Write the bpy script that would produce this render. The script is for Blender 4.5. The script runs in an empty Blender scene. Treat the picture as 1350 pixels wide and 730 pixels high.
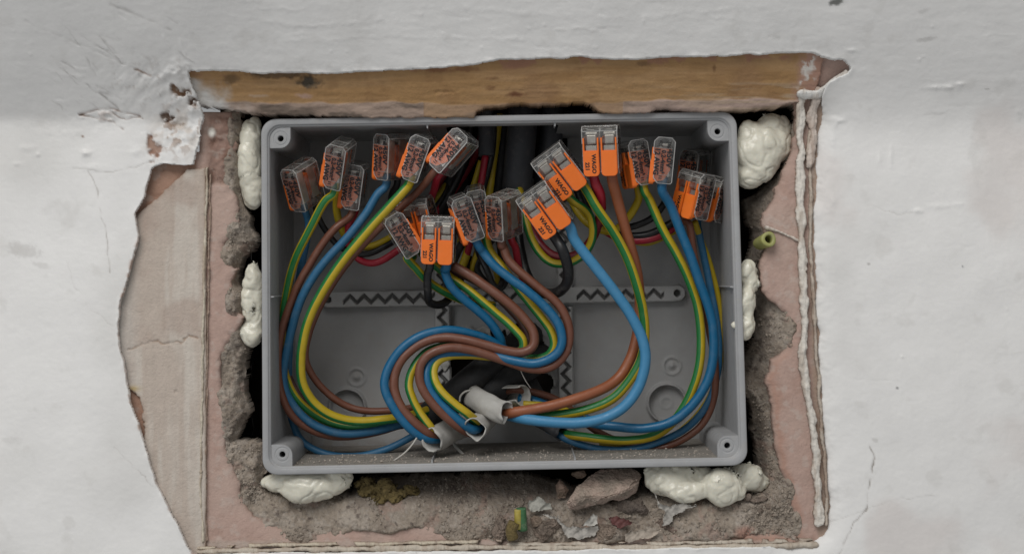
import bpy, bmesh, math, random
import numpy as np
from mathutils import Vector, Matrix, noise as mnoise
random.seed(7)
SC = 0.00031          # metres per photo pixel at the wall plane
DIST = 2200.0         # camera distance in the same pixels
scene = bpy.context.scene
COL = scene.collection
R = math.radians
# ------------------------------------------------------------------ camera, light
cam = bpy.data.cameras.new("camera"); camo = bpy.data.objects.new("camera", cam); COL.objects.link(camo)
camo.location = (0, -DIST*SC, 0); camo.rotation_euler = (R(90), 0, 0)
cam.sensor_width = 36; cam.lens = 36*DIST/1350.0; cam.clip_start = 0.01; cam.clip_end = 50
scene.camera = camo
w = bpy.data.worlds.new("World"); scene.world = w; w.use_nodes = True
bg = w.node_tree.nodes["Background"]; bg.inputs[0].default_value = (0.97, 0.985, 1.0, 1); bg.inputs[1].default_value = 0.285
def area(name, loc, tgt, size, power, col):
    l = bpy.data.lights.new(name, 'AREA'); l.size = size; l.energy = power; l.color = col
    o = bpy.data.objects.new(name, l); COL.objects.link(o); o.location = loc
    o.rotation_euler = (Vector(tgt)-Vector(loc)).to_track_quat('-Z', 'Y').to_euler(); return o
area("ceiling_lamp", (-0.40, -1.20, 1.15), (0, 0, 0), 1.0, 17.0, (1.0, 0.985, 0.96))
area("fill_light", (-1.2, -1.5, 0.05), (0, 0, 0), 0.9, 2.6, (0.92, 0.97, 1.0))  # added soft fill from the left; no window known there
scene.view_settings.view_transform = 'Standard'; scene.view_settings.look = 'None'
scene.view_settings.exposure = 0.14; scene.view_settings.gamma = 1.0
scene.cycles.max_bounces = 8; scene.cycles.transparent_max_bounces = 16
scene.cycles.use_denoising = True
# ------------------------------------------------------------------ helpers
def at(x, y, d):
    k = (DIST+d)/DIST
    return Vector(((x-675)*k*SC, d*SC, (365-y)*k*SC))
def srgb(r, g, b):
    f = lambda c: (c/255/12.92) if c/255 <= 0.04045 else ((c/255+0.055)/1.055)**2.4
    return (f(r), f(g), f(b))
def tag(o, label=None, cat=None, group=None, kind=None):
    if label: o['label'] = label
    if cat: o['category'] = cat
    if group: o['group'] = group
    if kind: o['kind'] = kind
    return o
def link(name, me, mat=None, parent=None, smooth=True):
    o = bpy.data.objects.new(name, me); COL.objects.link(o)
    if mat is not None and not me.materials:
        for m in (mat if isinstance(mat, (list, tuple)) else [mat]): me.materials.append(m)
    if smooth: me.polygons.foreach_set('use_smooth', [True]*len(me.polygons))
    if parent: o.parent = parent
    return o
def empty(name, loc, label=None, cat=None, group=None):
    o = bpy.data.objects.new(name, None); COL.objects.link(o); o.location = loc; o.empty_display_size = 0.01
    return tag(o, label, cat, group)
def pmesh(name, v, f):
    me = bpy.data.meshes.new(name); me.from_pydata(v, [], f); me.update(); return me
# ---- numpy noise
def _h(ix, iy, s):
    n = (ix.astype(np.int64)*374761393 + iy.astype(np.int64)*668265263 + s*2147483647) & 0xffffffff
    n = ((n ^ (n >> 13))*1274126177) & 0xffffffff
    n = (n ^ (n >> 16)) & 0xffff
    return n/65535.0
def vn(x, y, s=0):
    ix = np.floor(x); iy = np.floor(y); fx = x-ix; fy = y-iy
    fx = fx*fx*fx*(fx*(fx*6-15)+10); fy = fy*fy*fy*(fy*(fy*6-15)+10)
    a = _h(ix, iy, s); b = _h(ix+1, iy, s); c = _h(ix, iy+1, s); d = _h(ix+1, iy+1, s)
    return ((a*(1-fx)+b*fx)*(1-fy)+(c*(1-fx)+d*fx)*fy)*2-1
def fbm(x, y, scale, octs=4, s=0, sx=1.0, sy=1.0, gain=0.5):
    t = 0; a = 1; n = 0
    c, sn = math.cos(0.6), math.sin(0.6)
    u, v = x/scale/sx, y/scale/sy
    for i in range(octs):
        t = t+a*vn(u+i*17.3, v+i*9.1, s+i*13); n += a; a *= gain
        if sx == 1.0 and sy == 1.0: u, v = (u*c-v*sn)*2.03, (u*sn+v*c)*2.03
        else: u, v = u*2.03, v*2.03
    return t/n*1.6
def sm(a, b, x):
    t = np.clip((x-a)/(b-a), 0, 1); return t*t*(3-2*t)
def segd(px, py, pts, closed=False):
    best = np.full(px.shape, 1e9); n = len(pts)
    for i in range(n if closed else n-1):
        ax, ay = pts[i]; bx, by = pts[(i+1) % n]
        dx, dy = bx-ax, by-ay; L = dx*dx+dy*dy+1e-9
        t = np.clip(((px-ax)*dx+(py-ay)*dy)/L, 0, 1)
        best = np.minimum(best, np.hypot(px-ax-t*dx, py-ay-t*dy))
    return best
def sdp(px, py, pts):            # negative inside
    d = segd(px, py, pts, True); ins = np.zeros(px.shape, bool); n = len(pts)
    for i in range(n):
        ax, ay = pts[i]; bx, by = pts[(i+1) % n]
        if ay == by: continue
        c = ((ay > py) != (by > py)) & (px < (bx-ax)*(py-ay)/(by-ay)+ax)
        ins ^= c
    return np.where(ins, -d, d)
def gridmesh(name, X, Y, Dp, keep, kref, colour=None):
    """height field: X,Y photo px (2-D arrays), Dp depth px, keep vertex mask"""
    h, wd = X.shape
    P = np.stack([(X-675)*kref*SC, Dp*SC, (365-Y)*kref*SC], -1).reshape(-1, 3)
    k = keep.reshape(-1)
    q = np.arange(h*wd).reshape(h, wd)
    a = q[:-1, :-1].ravel(); b = q[:-1, 1:].ravel(); c = q[1:, 1:].ravel(); d = q[1:, :-1].ravel()
    F = np.stack([a, d, c, b], 1); F = F[k[a] & k[b] & k[c] & k[d]]
    used = np.zeros(h*wd, bool); used[F.ravel()] = True
    idx = np.cumsum(used)-1
    V = P[used]; F = idx[F]
    me = bpy.data.meshes.new(name)
    me.vertices.add(len(V)); me.vertices.foreach_set('co', V.astype(np.float32).ravel())
    me.loops.add(F.size); me.loops.foreach_set('vertex_index', F.astype(np.int32).ravel())
    me.polygons.add(len(F)); me.polygons.foreach_set('loop_start', np.arange(0, F.size, 4, dtype=np.int32))
    me.polygons.foreach_set('loop_total', np.full(len(F), 4, np.int32))
    me.update(calc_edges=True)
    if colour is not None:
        C = np.concatenate([colour.reshape(-1, 3)[used], np.ones((used.sum(), 1))], 1)
        at_ = me.color_attributes.new('Col', 'FLOAT_COLOR', 'POINT'); at_.data.foreach_set('color', C.astype(np.float32).ravel())
    return me
def axes(x0, x1, step, fx0=None, fx1=None, big=14):
    if fx0 is None: return np.arange(x0, x1+step, step)
    return np.concatenate([np.arange(x0, fx0, big), np.arange(fx0, fx1, step), np.arange(fx1, x1+big, big)])
def mix(c, c2, t):
    return c*(1-t[..., None])+np.array(c2)*t[..., None]
def full(X, c):
    return np.ones(X.shape+(3,))*np.array(c)
# ------------------------------------------------------------------ materials
def mat(name, col=(0.5, 0.5, 0.5), rough=0.5, noise=0.0, nscale=200, bump=0.0, bscale=800, spec=0.5, metal=0, vc=False, sss=0, coat=0, dark=None, dust=0):
    m = bpy.data.materials.new(name); m.use_nodes = True; nt = m.node_tree; N = nt.nodes; L = nt.links
    b = N['Principled BSDF']; b.inputs['Roughness'].default_value = rough; b.inputs['Specular IOR Level'].default_value = spec
    b.inputs['Metallic'].default_value = metal
    if coat: b.inputs['Coat Weight'].default_value = coat
    if sss:
        b.inputs['Subsurface Weight'].default_value = sss; b.inputs['Subsurface Radius'].default_value = (1, .8, .6); b.inputs['Subsurface Scale'].default_value = 0.003
    tc = N.new('ShaderNodeTexCoord')
    base = None
    if vc:
        a = N.new('ShaderNodeVertexColor'); a.layer_name = 'Col'; base = a.outputs[0]
    else:
        r = N.new('ShaderNodeRGB'); r.outputs[0].default_value = (*col, 1); base = r.outputs[0]
    if noise:
        n = N.new('ShaderNodeTexNoise'); n.inputs['Scale'].default_value = nscale; n.inputs['Detail'].default_value = 6; n.inputs['Roughness'].default_value = 0.65
        L.new(tc.outputs['Object'], n.inputs['Vector'])
        mp = N.new('ShaderNodeMapRange'); mp.inputs['From Min'].default_value = 0.25; mp.inputs['From Max'].default_value = 0.75
        mp.inputs['To Min'].default_value = 1-noise; mp.inputs['To Max'].default_value = 1+noise*0.6
        L.new(n.outputs[0], mp.inputs[0])
        mx = N.new('ShaderNodeMix'); mx.data_type = 'RGBA'; mx.blend_type = 'MULTIPLY'; mx.inputs[0].default_value = 1
        L.new(base, mx.inputs[6]); L.new(mp.outputs[0], mx.inputs[7]); base = mx.outputs[2]
    if dust:
        n3 = N.new('ShaderNodeTexNoise'); n3.inputs['Scale'].default_value = 260; n3.inputs['Detail'].default_value = 8; n3.inputs['Roughness'].default_value = 0.75
        L.new(tc.outputs['Object'], n3.inputs['Vector'])
        m3 = N.new('ShaderNodeMapRange'); m3.inputs['From Min'].default_value = 0.52; m3.inputs['From Max'].default_value = 0.72; m3.inputs['To Min'].default_value = 0; m3.inputs['To Max'].default_value = dust
        L.new(n3.outputs[0], m3.inputs[0])
        x3 = N.new('ShaderNodeMix'); x3.data_type = 'RGBA'; L.new(m3.outputs[0], x3.inputs[0]); L.new(base, x3.inputs[6]); x3.inputs[7].default_value = (0.36, 0.33, 0.29, 1); base = x3.outputs[2]
        m4 = N.new('ShaderNodeMapRange'); m4.inputs['From Min'].default_value = 0.4; m4.inputs['From Max'].default_value = 0.7; m4.inputs['To Min'].default_value = rough; m4.inputs['To Max'].default_value = min(1, rough+.3)
        L.new(n3.outputs[0], m4.inputs[0]); L.new(m4.outputs[0], b.inputs['Roughness'])
    L.new(base, b.inputs['Base Color'])
    if bump:
        n2 = N.new('ShaderNodeTexNoise'); n2.inputs['Scale'].default_value = bscale; n2.inputs['Detail'].default_value = 5; n2.inputs['Roughness'].default_value = 0.6
        L.new(tc.outputs['Object'], n2.inputs['Vector'])
        bp = N.new('ShaderNodeBump'); bp.inputs['Strength'].default_value = 1; bp.inputs['Distance'].default_value = bump*SC
        L.new(n2.outputs[0], bp.inputs['Height']); L.new(bp.outputs[0], b.inputs['Normal'])
    return m
M = {}
M['paint'] = mat('white_paint', rough=0.62, vc=True, noise=0.05, nscale=60, bump=0.4, bscale=420, spec=0.35)
M['plaster'] = mat('plaster', rough=0.9, vc=True, noise=0.10, nscale=260, bump=1.4, bscale=700, spec=0.2)
M['mortar'] = mat('mortar', rough=0.95, vc=True, noise=0.28, nscale=700, bump=2.5, bscale=1000, spec=0.15)
M['wood'] = mat('timber', rough=0.6, vc=True, noise=0.10, nscale=200, bump=1.2, bscale=500, spec=0.3)
M['box'] = mat('grey_plastic', col=(0.335, 0.337, 0.342), rough=0.42, noise=0.10, nscale=90, bump=0.35, bscale=1400, spec=0.4, dust=0.35)
M['boxv'] = mat('grey_plastic_back', rough=0.5, vc=True, noise=0.12, nscale=60, bump=0.35, bscale=1200, spec=0.4, dust=0.45)
M['foam'] = mat('expanding_foam', col=(0.72, 0.69, 0.58), rough=0.24, noise=0.18, nscale=110, bump=1.3, bscale=230, spec=0.5, sss=0.15)
M['blue'] = mat('blue_insulation', col=(0.004, 0.105, 0.225), rough=0.33, noise=0.08, nscale=300, bump=0.15, bscale=500, dust=0.1)
M['lblue'] = mat('light_blue_insulation', col=(0.05, 0.22, 0.40), rough=0.36, noise=0.08, nscale=300, bump=0.15, bscale=500, dust=0.08)
M['dblue'] = mat('dusty_blue_insulation', col=(0.022, 0.120, 0.235), rough=0.42, noise=0.12, nscale=300, bump=0.15, bscale=500, dust=0.16)
M['brown'] = mat('brown_insulation', col=(0.150, 0.055, 0.032), rough=0.36, noise=0.12, nscale=300, bump=0.15, bscale=500, dust=0.08)
M['rbrown'] = mat('red_brown_insulation', col=(0.27, 0.085, 0.035), rough=0.40, noise=0.10, nscale=300, bump=0.15, bscale=500, dust=0.07)
M['dbrown'] = mat('dark_brown_insulation', col=(0.075, 0.03, 0.022), rough=0.40, noise=0.12, nscale=300, dust=0.1)
M['yellow'] = mat('yellow_insulation', col=(0.45, 0.325, 0.012), rough=0.36, noise=0.10, nscale=300, bump=0.15, bscale=500, dust=0.08)
M['green'] = mat('green_insulation', col=(0.012, 0.150, 0.035), rough=0.36, noise=0.10, nscale=300, bump=0.15, bscale=500, dust=0.08)
M['black'] = mat('black_insulation', col=(0.008, 0.008, 0.009), rough=0.33, bump=0.15, bscale=500, dust=0.12)
M['red'] = mat('red_insulation', col=(0.36, 0.012, 0.03), rough=0.36, noise=0.10, nscale=300, dust=0.12)
M['dred'] = mat('dark_red_insulation', col=(0.17, 0.008, 0.015), rough=0.40, noise=0.10, nscale=300, dust=0.15)
M['sheath'] = mat('white_sheath', col=(0.43, 0.42, 0.395), rough=0.5, noise=0.12, nscale=150, bump=0.6, bscale=500, dust=0.4)
M['gsheath'] = mat('grey_sheath', col=(0.055, 0.058, 0.066), rough=0.5, noise=0.15, nscale=120, bump=0.5, bscale=300, dust=0.2)
M['offcut'] = mat('dusty_green_plastic', col=(0.05, 0.15, 0.06), rough=.6, noise=.3, nscale=300, dust=.7)
M['offcut2'] = mat('dusty_yellow_plastic', col=(0.40, 0.32, 0.06), rough=.6, noise=.3, nscale=300, dust=.7)
M['bsheath'] = mat('black_sheath', col=(0.014, 0.014, 0.015), rough=0.5, noise=0.15, nscale=120, bump=0.8, bscale=300, dust=0.08)
M['orange'] = mat('orange_lever', col=(0.85, 0.18, 0.02), rough=0.38, noise=0.06, nscale=200, dust=0.06)
M['metal'] = mat('spring_steel', col=(0.75, 0.72, 0.66), rough=0.38, metal=0.7, noise=0.2, nscale=400)
M['copper'] = mat('copper', col=(0.6, 0.26, 0.13), rough=0.3, metal=1)
M['ink'] = mat('black_ink', col=(0.012, 0.010, 0.010), rough=0.6)
M['cavity'] = mat('dark_masonry', col=(0.05, 0.04, 0.033), rough=0.95, noise=0.4, nscale=150)
M['yplug'] = mat('yellow_green_plastic', col=(0.33, 0.33, 0.11), rough=0.42, noise=0.1, dust=0.4)
M['wool'] = mat('mineral_wool', col=(0.21, 0.155, 0.06), rough=0.95, noise=0.5, nscale=500, bump=5, bscale=900)
M['stone'] = mat('brick_fragment', rough=0.95, vc=True, noise=0.30, nscale=500, bump=3, bscale=1100, spec=0.15)
M['dust'] = mat('pale_dust', col=(0.42, 0.37, 0.32), rough=0.95, noise=0.3, nscale=600)
M['film'] = mat('torn_white_film', col=(0.44, 0.42, 0.385), rough=0.5, noise=0.15, nscale=200, bump=1, bscale=500)
def clear_mat():
    m = bpy.data.materials.new('clear_plastic'); m.use_nodes = True; nt = m.node_tree; N = nt.nodes; L = nt.links
    for n in list(N): N.remove(n)
    out = N.new('ShaderNodeOutputMaterial')
    tr = N.new('ShaderNodeBsdfTransparent'); tr.inputs[0].default_value = (0.95, 0.945, 0.93, 1)
    df = N.new('ShaderNodeBsdfDiffuse'); df.inputs[0].default_value = (0.62, 0.61, 0.59, 1)
    gl = N.new('ShaderNodeBsdfGlossy'); gl.inputs['Roughness'].default_value = 0.13
    tc = N.new('ShaderNodeTexCoord'); ns = N.new('ShaderNodeTexNoise'); ns.inputs['Scale'].default_value = 330; ns.inputs['Detail'].default_value = 4
    L.new(tc.outputs['Object'], ns.inputs['Vector'])
    mr = N.new('ShaderNodeMapRange'); mr.inputs['From Min'].default_value = 0.35; mr.inputs['From Max'].default_value = 0.75; mr.inputs['To Min'].default_value = 0.03; mr.inputs['To Max'].default_value = 0.20
    L.new(ns.outputs[0], mr.inputs[0])
    m1 = N.new('ShaderNodeMixShader'); L.new(mr.outputs[0], m1.inputs[0]); L.new(tr.outputs[0], m1.inputs[1]); L.new(df.outputs[0], m1.inputs[2])
    bp = N.new('ShaderNodeBump'); bp.inputs['Distance'].default_value = 0.0004; bp.inputs['Strength'].default_value = 0.6; L.new(ns.outputs[0], bp.inputs['Height']); L.new(bp.outputs[0], gl.inputs['Normal'])
    fr = N.new('ShaderNodeFresnel'); fr.inputs['IOR'].default_value = 1.55
    m2 = N.new('ShaderNodeMixShader'); L.new(fr.outputs[0], m2.inputs[0]); L.new(m1.outputs[0], m2.inputs[1]); L.new(gl.outputs[0], m2.inputs[2])
    L.new(m2.outputs[0], out.inputs[0]); return m
M['clear'] = clear_mat()
def edge_mat():  # half-clear pale plastic for painted edge highlights and inner mouldings
    m = bpy.data.materials.new('clear_plastic_edge_highlight'); m.use_nodes = True; nt = m.node_tree; N = nt.nodes; L = nt.links
    for n in list(N): N.remove(n)
    out = N.new('ShaderNodeOutputMaterial'); tr = N.new('ShaderNodeBsdfTransparent'); b = N.new('ShaderNodeBsdfPrincipled')
    b.inputs['Base Color'].default_value = (0.72, 0.71, 0.69, 1); b.inputs['Roughness'].default_value = .15
    mx = N.new('ShaderNodeMixShader'); mx.inputs[0].default_value = .42; L.new(tr.outputs[0], mx.inputs[1]); L.new(b.outputs[0], mx.inputs[2]); L.new(mx.outputs[0], out.inputs[0]); return m
M['clear_edge_highlight'] = edge_mat()
# ================================================================== SETTING
HOLE = [(258,100),(300,97),(350,101),(450,100),(500,97),(560,95),(620,90),(660,84),(760,81),(812,84),(890,80),(950,79),(1000,77),(1060,75),(1078,80),
        (1108,86),(1115,94),(1112,102),(1098,108),(1086,114),(1080,130),(1084,150),(1080,185),(1078,230),(1074,300),(1078,400),(1083,480),(1088,560),(1094,640),
        (1096,680),(1090,706),(1076,716),(1040,720),(900,722),(700,726),(500,728),(330,729),(255,731),(246,718),(236,694),(218,662),(200,620),(188,578),
        (172,530),(165,490),(155,440),(160,395),(172,352),(183,310),(179,282),(190,258),(200,224),(214,217),(256,217),(260,200),(262,172),(270,150),(264,140),(258,120)]
xs = axes(-500, 1850, 1.5, 15, 1335)
xs = np.unique(np.concatenate([axes(-500, 0, 20), np.arange(0, 1352, 1.6), axes(1352, 1860, 20)]))
ys = np.unique(np.concatenate([axes(-400, 0, 20), np.arange(0, 732, 1.6), axes(732, 1150, 20)]))
X, Y = np.meshgrid(xs, ys)
wa = 1.4+1.6*np.exp(-((X-245)/45)**4-((Y-165)/75)**4)+1.4*sm(140, 250, X)*sm(300, 200, X)*sm(230, 200, Y)+1.2*sm(1040, 1080, X)
wx = X+fbm(X, Y, 20, 5, 3)*wa; wy = Y+fbm(X, Y, 20, 5, 8)*wa
sd = sdp(wx, wy, HOLE)           # >0 : on the wall
soft = lambda t, k: k*np.logaddexp(0, t/k)
bk = 4+9*sm(200, 1150, X)
bend = soft(158+X*0.002-Y, bk)
slope = lambda X: 0.52+0.24*sm(520, 160, X)
Dp = -slope(X)*bend + fbm(X, Y, 190, 3, 21)*3.0 + fbm(X, Y, 45, 3, 22)*0.26 + fbm(X, Y, 9, 3, 23, 1.8, 1.0)*0.10 + fbm(X, Y, 4, 2, 24)*0.07
Dp += fbm(X, Y, 10, 3, 31, 4.5, 1)*0.20*sm(170, 90, Y)
col = full(X, (0.785, 0.772, 0.755))
col = mix(col, (0.64, 0.625, 0.60), sm(0.05, 0.9, fbm(X, Y, 210, 4, 41))*0.55)
col = mix(col, (0.66, 0.60, 0.57), sm(0.2, 0.9, fbm(X, Y, 120, 4, 42))*sm(950, 1150, X)*0.5)
col = mix(col, (0.55, 0.53, 0.50), sm(0.45, 1.0, fbm(X, Y, 30, 5, 43))*0.25)
def win(x0, x1, y0, y1):
    i0, i1 = np.searchsorted(xs, [x0, x1]); j0, j1 = np.searchsorted(ys, [y0, y1]); return (slice(j0, max(j1, j0+1)), slice(i0, max(i1, i0+1)))
def scratch(pts, wdt, dep, cc=None, ct=0.5, wob=2.0):
    q = wdt*4+wob*3+4; W_ = win(min(p[0] for p in pts)-q, max(p[0] for p in pts)+q, min(p[1] for p in pts)-q, max(p[1] for p in pts)+q)
    x_, y_ = X[W_], Y[W_]
    d = segd(x_+fbm(x_, y_, 12, 3, 55)*wob, y_+fbm(x_, y_, 12, 3, 56)*wob, pts)
    g = np.exp(-(d/(wdt*.8))**2)*np.clip(.65+fbm(x_, y_, 11, 3, 57)*.7, 0, 1.2); Dp[W_] += dep*.5*g
    if cc: col[W_] = mix(col[W_], cc, np.clip(g*ct, 0, 1))
def bump(x, y, rx, ry, h, cc=None, ct=0.6):
    W_ = win(x-rx*4-8, x+rx*4+8, y-ry*4-8, y+ry*4+8); x_, y_ = X[W_], Y[W_]
    xw, yw = (x_+fbm(x_, y_, 9, 4, 58)*rx*.8, y_+fbm(x_, y_, 9, 4, 59)*ry*1.1) if cc else (x_, y_)
    g = np.exp(-(((xw-x)/rx)**2+((yw-y)/ry)**2)**(2 if cc else 1)); Dp[W_] -= h*g*(1 if cc else .75*(.8+fbm(x_, y_, 7, 3, 60)*.5))
    if cc: col[W_] = mix(col[W_], cc, np.clip(g*ct*1.3, 0, 1))
GR = (0.33, 0.31, 0.29)
# scratches at the top left
scratch([(82,82),(110,97)], 1.6, 2.2, GR, .5); scratch([(123,115),(150,137),(160,146)], 1.8, 2.2, GR, .6)
scratch([(60,42),(120,68),(180,92)], 1.4, 1.4, GR, .2); scratch([(110,45),(150,72),(175,90)], 1.3, 1.3, GR, .3)
scratch([(172,22),(200,34),(240,50)], 2.6, 1.0, GR, .35); scratch([(150,60),(172,63)], 2, 1, GR, .3)
scratch([(190,98),(206,104)], 1.7, 3.0, (0.3,0.2,0.15), .8); scratch([(232,60),(242,88)], 2.2, -2); scratch([(250,62),(258,85)], 2.0, -2)
scratch([(30,90),(95,104),(140,104)], 3, -1.2); scratch([(110,96),(128,98)], 3, -2.0)
scratch([(280,30),(420,45),(560,30)], 3, -0.9); scratch([(560,20),(800,35),(1000,22)], 4, -0.8); scratch([(380,62),(520,56),(690,60)], 2.5, -0.8)
rsc = random.Random(5)
for _ in range(46):
    x_ = rsc.uniform(70, 250); y_ = rsc.uniform(20, 142); L_ = rsc.uniform(8, 38); an = R(rsc.gauss(36, 14))
    scratch([(x_, y_), (x_+L_*.5*math.cos(an), y_+L_*.5*math.sin(an)+rsc.uniform(-1, 1)), (x_+L_*math.cos(an), y_+L_*math.sin(an))], rsc.uniform(.8, 1.8), rsc.uniform(-1.2, 1.6), GR if rsc.random() < .55 else None, rsc.uniform(.1, .4), 2)
for _ in range(60):
    x_ = rsc.uniform(260, 1340); y_ = rsc.uniform(4, 78) if x_ < 1080 else rsc.uniform(4, 700); L_ = rsc.uniform(10, 60)
    scratch([(x_, y_), (x_+L_, y_+rsc.uniform(-4, 3))], rsc.uniform(.9, 2.2), rsc.uniform(-.8, .8), GR if rsc.random() < .35 else None, rsc.uniform(.06, .2), 2)
for _ in range(40):
    bump(rsc.uniform(5, 1345), rsc.choice([rsc.uniform(5, 90), rsc.uniform(180, 700)]), rsc.uniform(1, 2.5), rsc.uniform(1, 2), rsc.uniform(.5, 1.5))
# lifted flap and chips beside the corner
scratch([(106,152),(124,147),(146,144),(170,150),(186,154)], 1.5, 4.5, (0.25,0.16,0.12), .8, 1)
scratch([(106,152),(130,156),(150,161),(163,171)], 1.5, 4.5, (0.22,0.14,0.10), .9, 1)
bump(140,152,18,5,3.0, (0.6,0.5,0.45), .4)
scratch([(140,144),(165,158),(190,156)], 1.2, 3, (0.3,0.22,0.18), .6)
for (x,y,rx,ry,h,c,t) in [(223,158,9,7,-7,(0.16,0.10,0.07),1.0),(203,196,7,10,-4,(0.30,0.17,0.12),1.0),(242,124,10,6,-7,(0.20,0.11,0.06),1.0),(256,136,7,6,-8,(0.14,0.08,0.05),1.0),(230,170,10,6,-3,(0.42,0.33,0.27),.6),
        (246,98,13,9,5,None,0),(236,102,10,5,4,None,0),(262,146,9,6,6,None,0),(114,201,6,6,4.5,None,0),(36,195,9,4,1.6,None,0),(50,204,4,3,1.6,None,0),(22,216,5,3,1.6,None,0),(180,200,9,6,2.2,None,0),(124,220,12,5,1.8,None,0),
        (1113,196,3,3,-.5,None,0),(1104,158,9,4,3.0,None,0),(1100,165,4,6,2.5,None,0),(1098,196,4,16,1.5,None,0),(1175,206,3,13,1.4,None,0),(1160,208,3,8,1,None,0),
        (1210,278,6,3,3,None,0),(1240,272,12,3,2,None,0),(1262,270,8,3,2.6,None,0),(1098,268,6,12,1.2,None,0),(1240,118,20,2.5,3,None,0),(1258,114,9,2,2.5,None,0),(1113,73,6,2,2,None,0),(1202,84,2,1.5,1.5,None,0),
        (1342,148,4,3,2,None,0),(250,320,1,1,0,None,0),(90,165,60,20,1.0,None,0)]:
    bump(x, y, rx, ry, h, c, t)
# rubbed, roughened patch left of the corner
g = np.exp(-(((X-238)/36)**2+((Y-172)/30)**2)); Dp += g*(fbm(X, Y, 9, 4, 61)*2.4+2*sm(-.1, .1, fbm(X, Y, 30, 4, 65)))
col = mix(col, (0.56, 0.49, 0.43), np.clip(g*1.1*sm(-0.3, .3, fbm(X, Y, 16, 4, 62))*0.7, 0, 1))
col = mix(col, (0.30, 0.20, 0.14), np.clip(g*sm(0.35, .6, fbm(X, Y, 11, 4, 67))*0.9, 0, 1))
g = np.exp(-(((X-215)/60)**2+((Y-115)/30)**2)); Dp += g*fbm(X+Y, Y-X, 10, 4, 63, 1.0, 3.0)*1.6
col = mix(col, (0.45, 0.41, 0.38), np.clip(g*sm(0.35, .9, fbm(X, Y, 7, 3, 64))*0.6, 0, 1))
# marks and stains
for (x,y,rx,ry,rot,t,c) in [(1087,15,9,4.5,-.25,1.0,(0.17,0.17,0.16)),(1096,6,5,4,.3,.85,(0.2,0.2,0.19)),(1200,26,8,2.5,-.2,.25,GR),(1208,60,12,2.5,-.1,.35,GR),(1170,10,12,4,0,.15,GR),(30,330,22,9,.2,.28,GR),(55,350,12,4,.2,.22,GR),(1296,120,3,1.2,0,.5,GR),
        (1146,348,2,2,0,.6,GR),(1183,511,2,2,0,.7,(.15,.15,.15)),(1269,351,1.6,1.6,0,.7,(.2,.2,.2)),(109,180,2,1.2,0,.8,(.25,.15,.1)),(14,580,14,4,0,.15,GR),(1153,580,5,3,.3,.3,GR)]:
    c_, s_ = math.cos(rot), math.sin(rot); u = (X-x)*c_+(Y-y)*s_; v = -(X-x)*s_+(Y-y)*c_
    q = np.hypot(u/rx, v/ry)+fbm(X, Y, 4, 3, 77)*0.35; col = mix(col, c, np.clip(sm(1.35, .55, q)*t, 0, 1))
# hairline cracks
crk = (0.36, 0.33, 0.30)
scratch([(117,226),(128,248),(131,275),(140,300),(143,330),(146,360)], 1.0, 1.2, crk, .55, 1.5)
scratch([(95,222),(150,228),(200,214)], 1.0, 0.9, crk, .35, 1.5); scratch([(88,345),(100,380),(118,405),(150,430)], 0.9, 0.7, crk, .25)
scratch([(1149,588),(1154,610),(1147,640),(1143,672),(1126,690),(1115,715),(1104,735)], 1.3, 1.9, (0.27,0.24,0.21), .85, 2)
scratch([(1095,690),(1140,672),(1170,660),(1232,652)], .8, 0.5, crk, .25, 1.5)
scratch([(1150,270),(1180,283),(1212,278)], 1, .8, crk, .3); scratch([(150,590),(185,620),(200,640)], 1, .7, crk, .4, 3)
# paint lip at the edge of the hole
Dp += -1.0*np.exp(-(sd/3.0)**2)*(0.3+fbm(X, Y, 14, 3, 66)) 
Dp += np.exp(-np.maximum(sd, 0)/12.0)*11*sm(1000, 1050, X)*sm(110, 160, Y)
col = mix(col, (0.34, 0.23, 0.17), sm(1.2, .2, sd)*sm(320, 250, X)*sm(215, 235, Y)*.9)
rag = sm(35, 0, np.abs(sd-4))*sm(240, 150, Y)*sm(110, 130, Y); Dp += 0
col = mix(col, (0.80, 0.79, 0.77), np.exp(-(sd/2.4)**2)*0.6)
col = mix(col, (0.42, 0.30, 0.24), np.exp(-(sd/2.0)**2)*sm(0.0, 0.5, fbm(X, Y, 12, 3, 91))*sm(300,330,Y)*sm(400,300,X)*0.9)
def snap(X, Y, s, lim, gx, gy):
    gy_, gx_ = np.gradient(s, gy, gx); g2 = np.maximum(gx_**2+gy_**2, .15)
    mx_, my_ = -s*gx_/g2, -s*gy_/g2; L_ = np.maximum(np.hypot(mx_, my_)/2.6, 1); m_ = (np.abs(s) < lim)
    return np.where(m_, X+mx_/L_, X), np.where(m_, Y+my_/L_, Y)
near = (sd > -2.6) & (sd < .8)
X2, Y2 = snap(X, Y, sd, 2.6, xs, ys); X2 = np.where(near, X2, X); Y2 = np.where(near, Y2, Y)
Dc = np.where(sd < -.8, Dp+9, Dp)
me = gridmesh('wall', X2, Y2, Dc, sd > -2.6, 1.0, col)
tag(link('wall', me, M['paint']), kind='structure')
WALLX = (X, Y)
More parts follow.
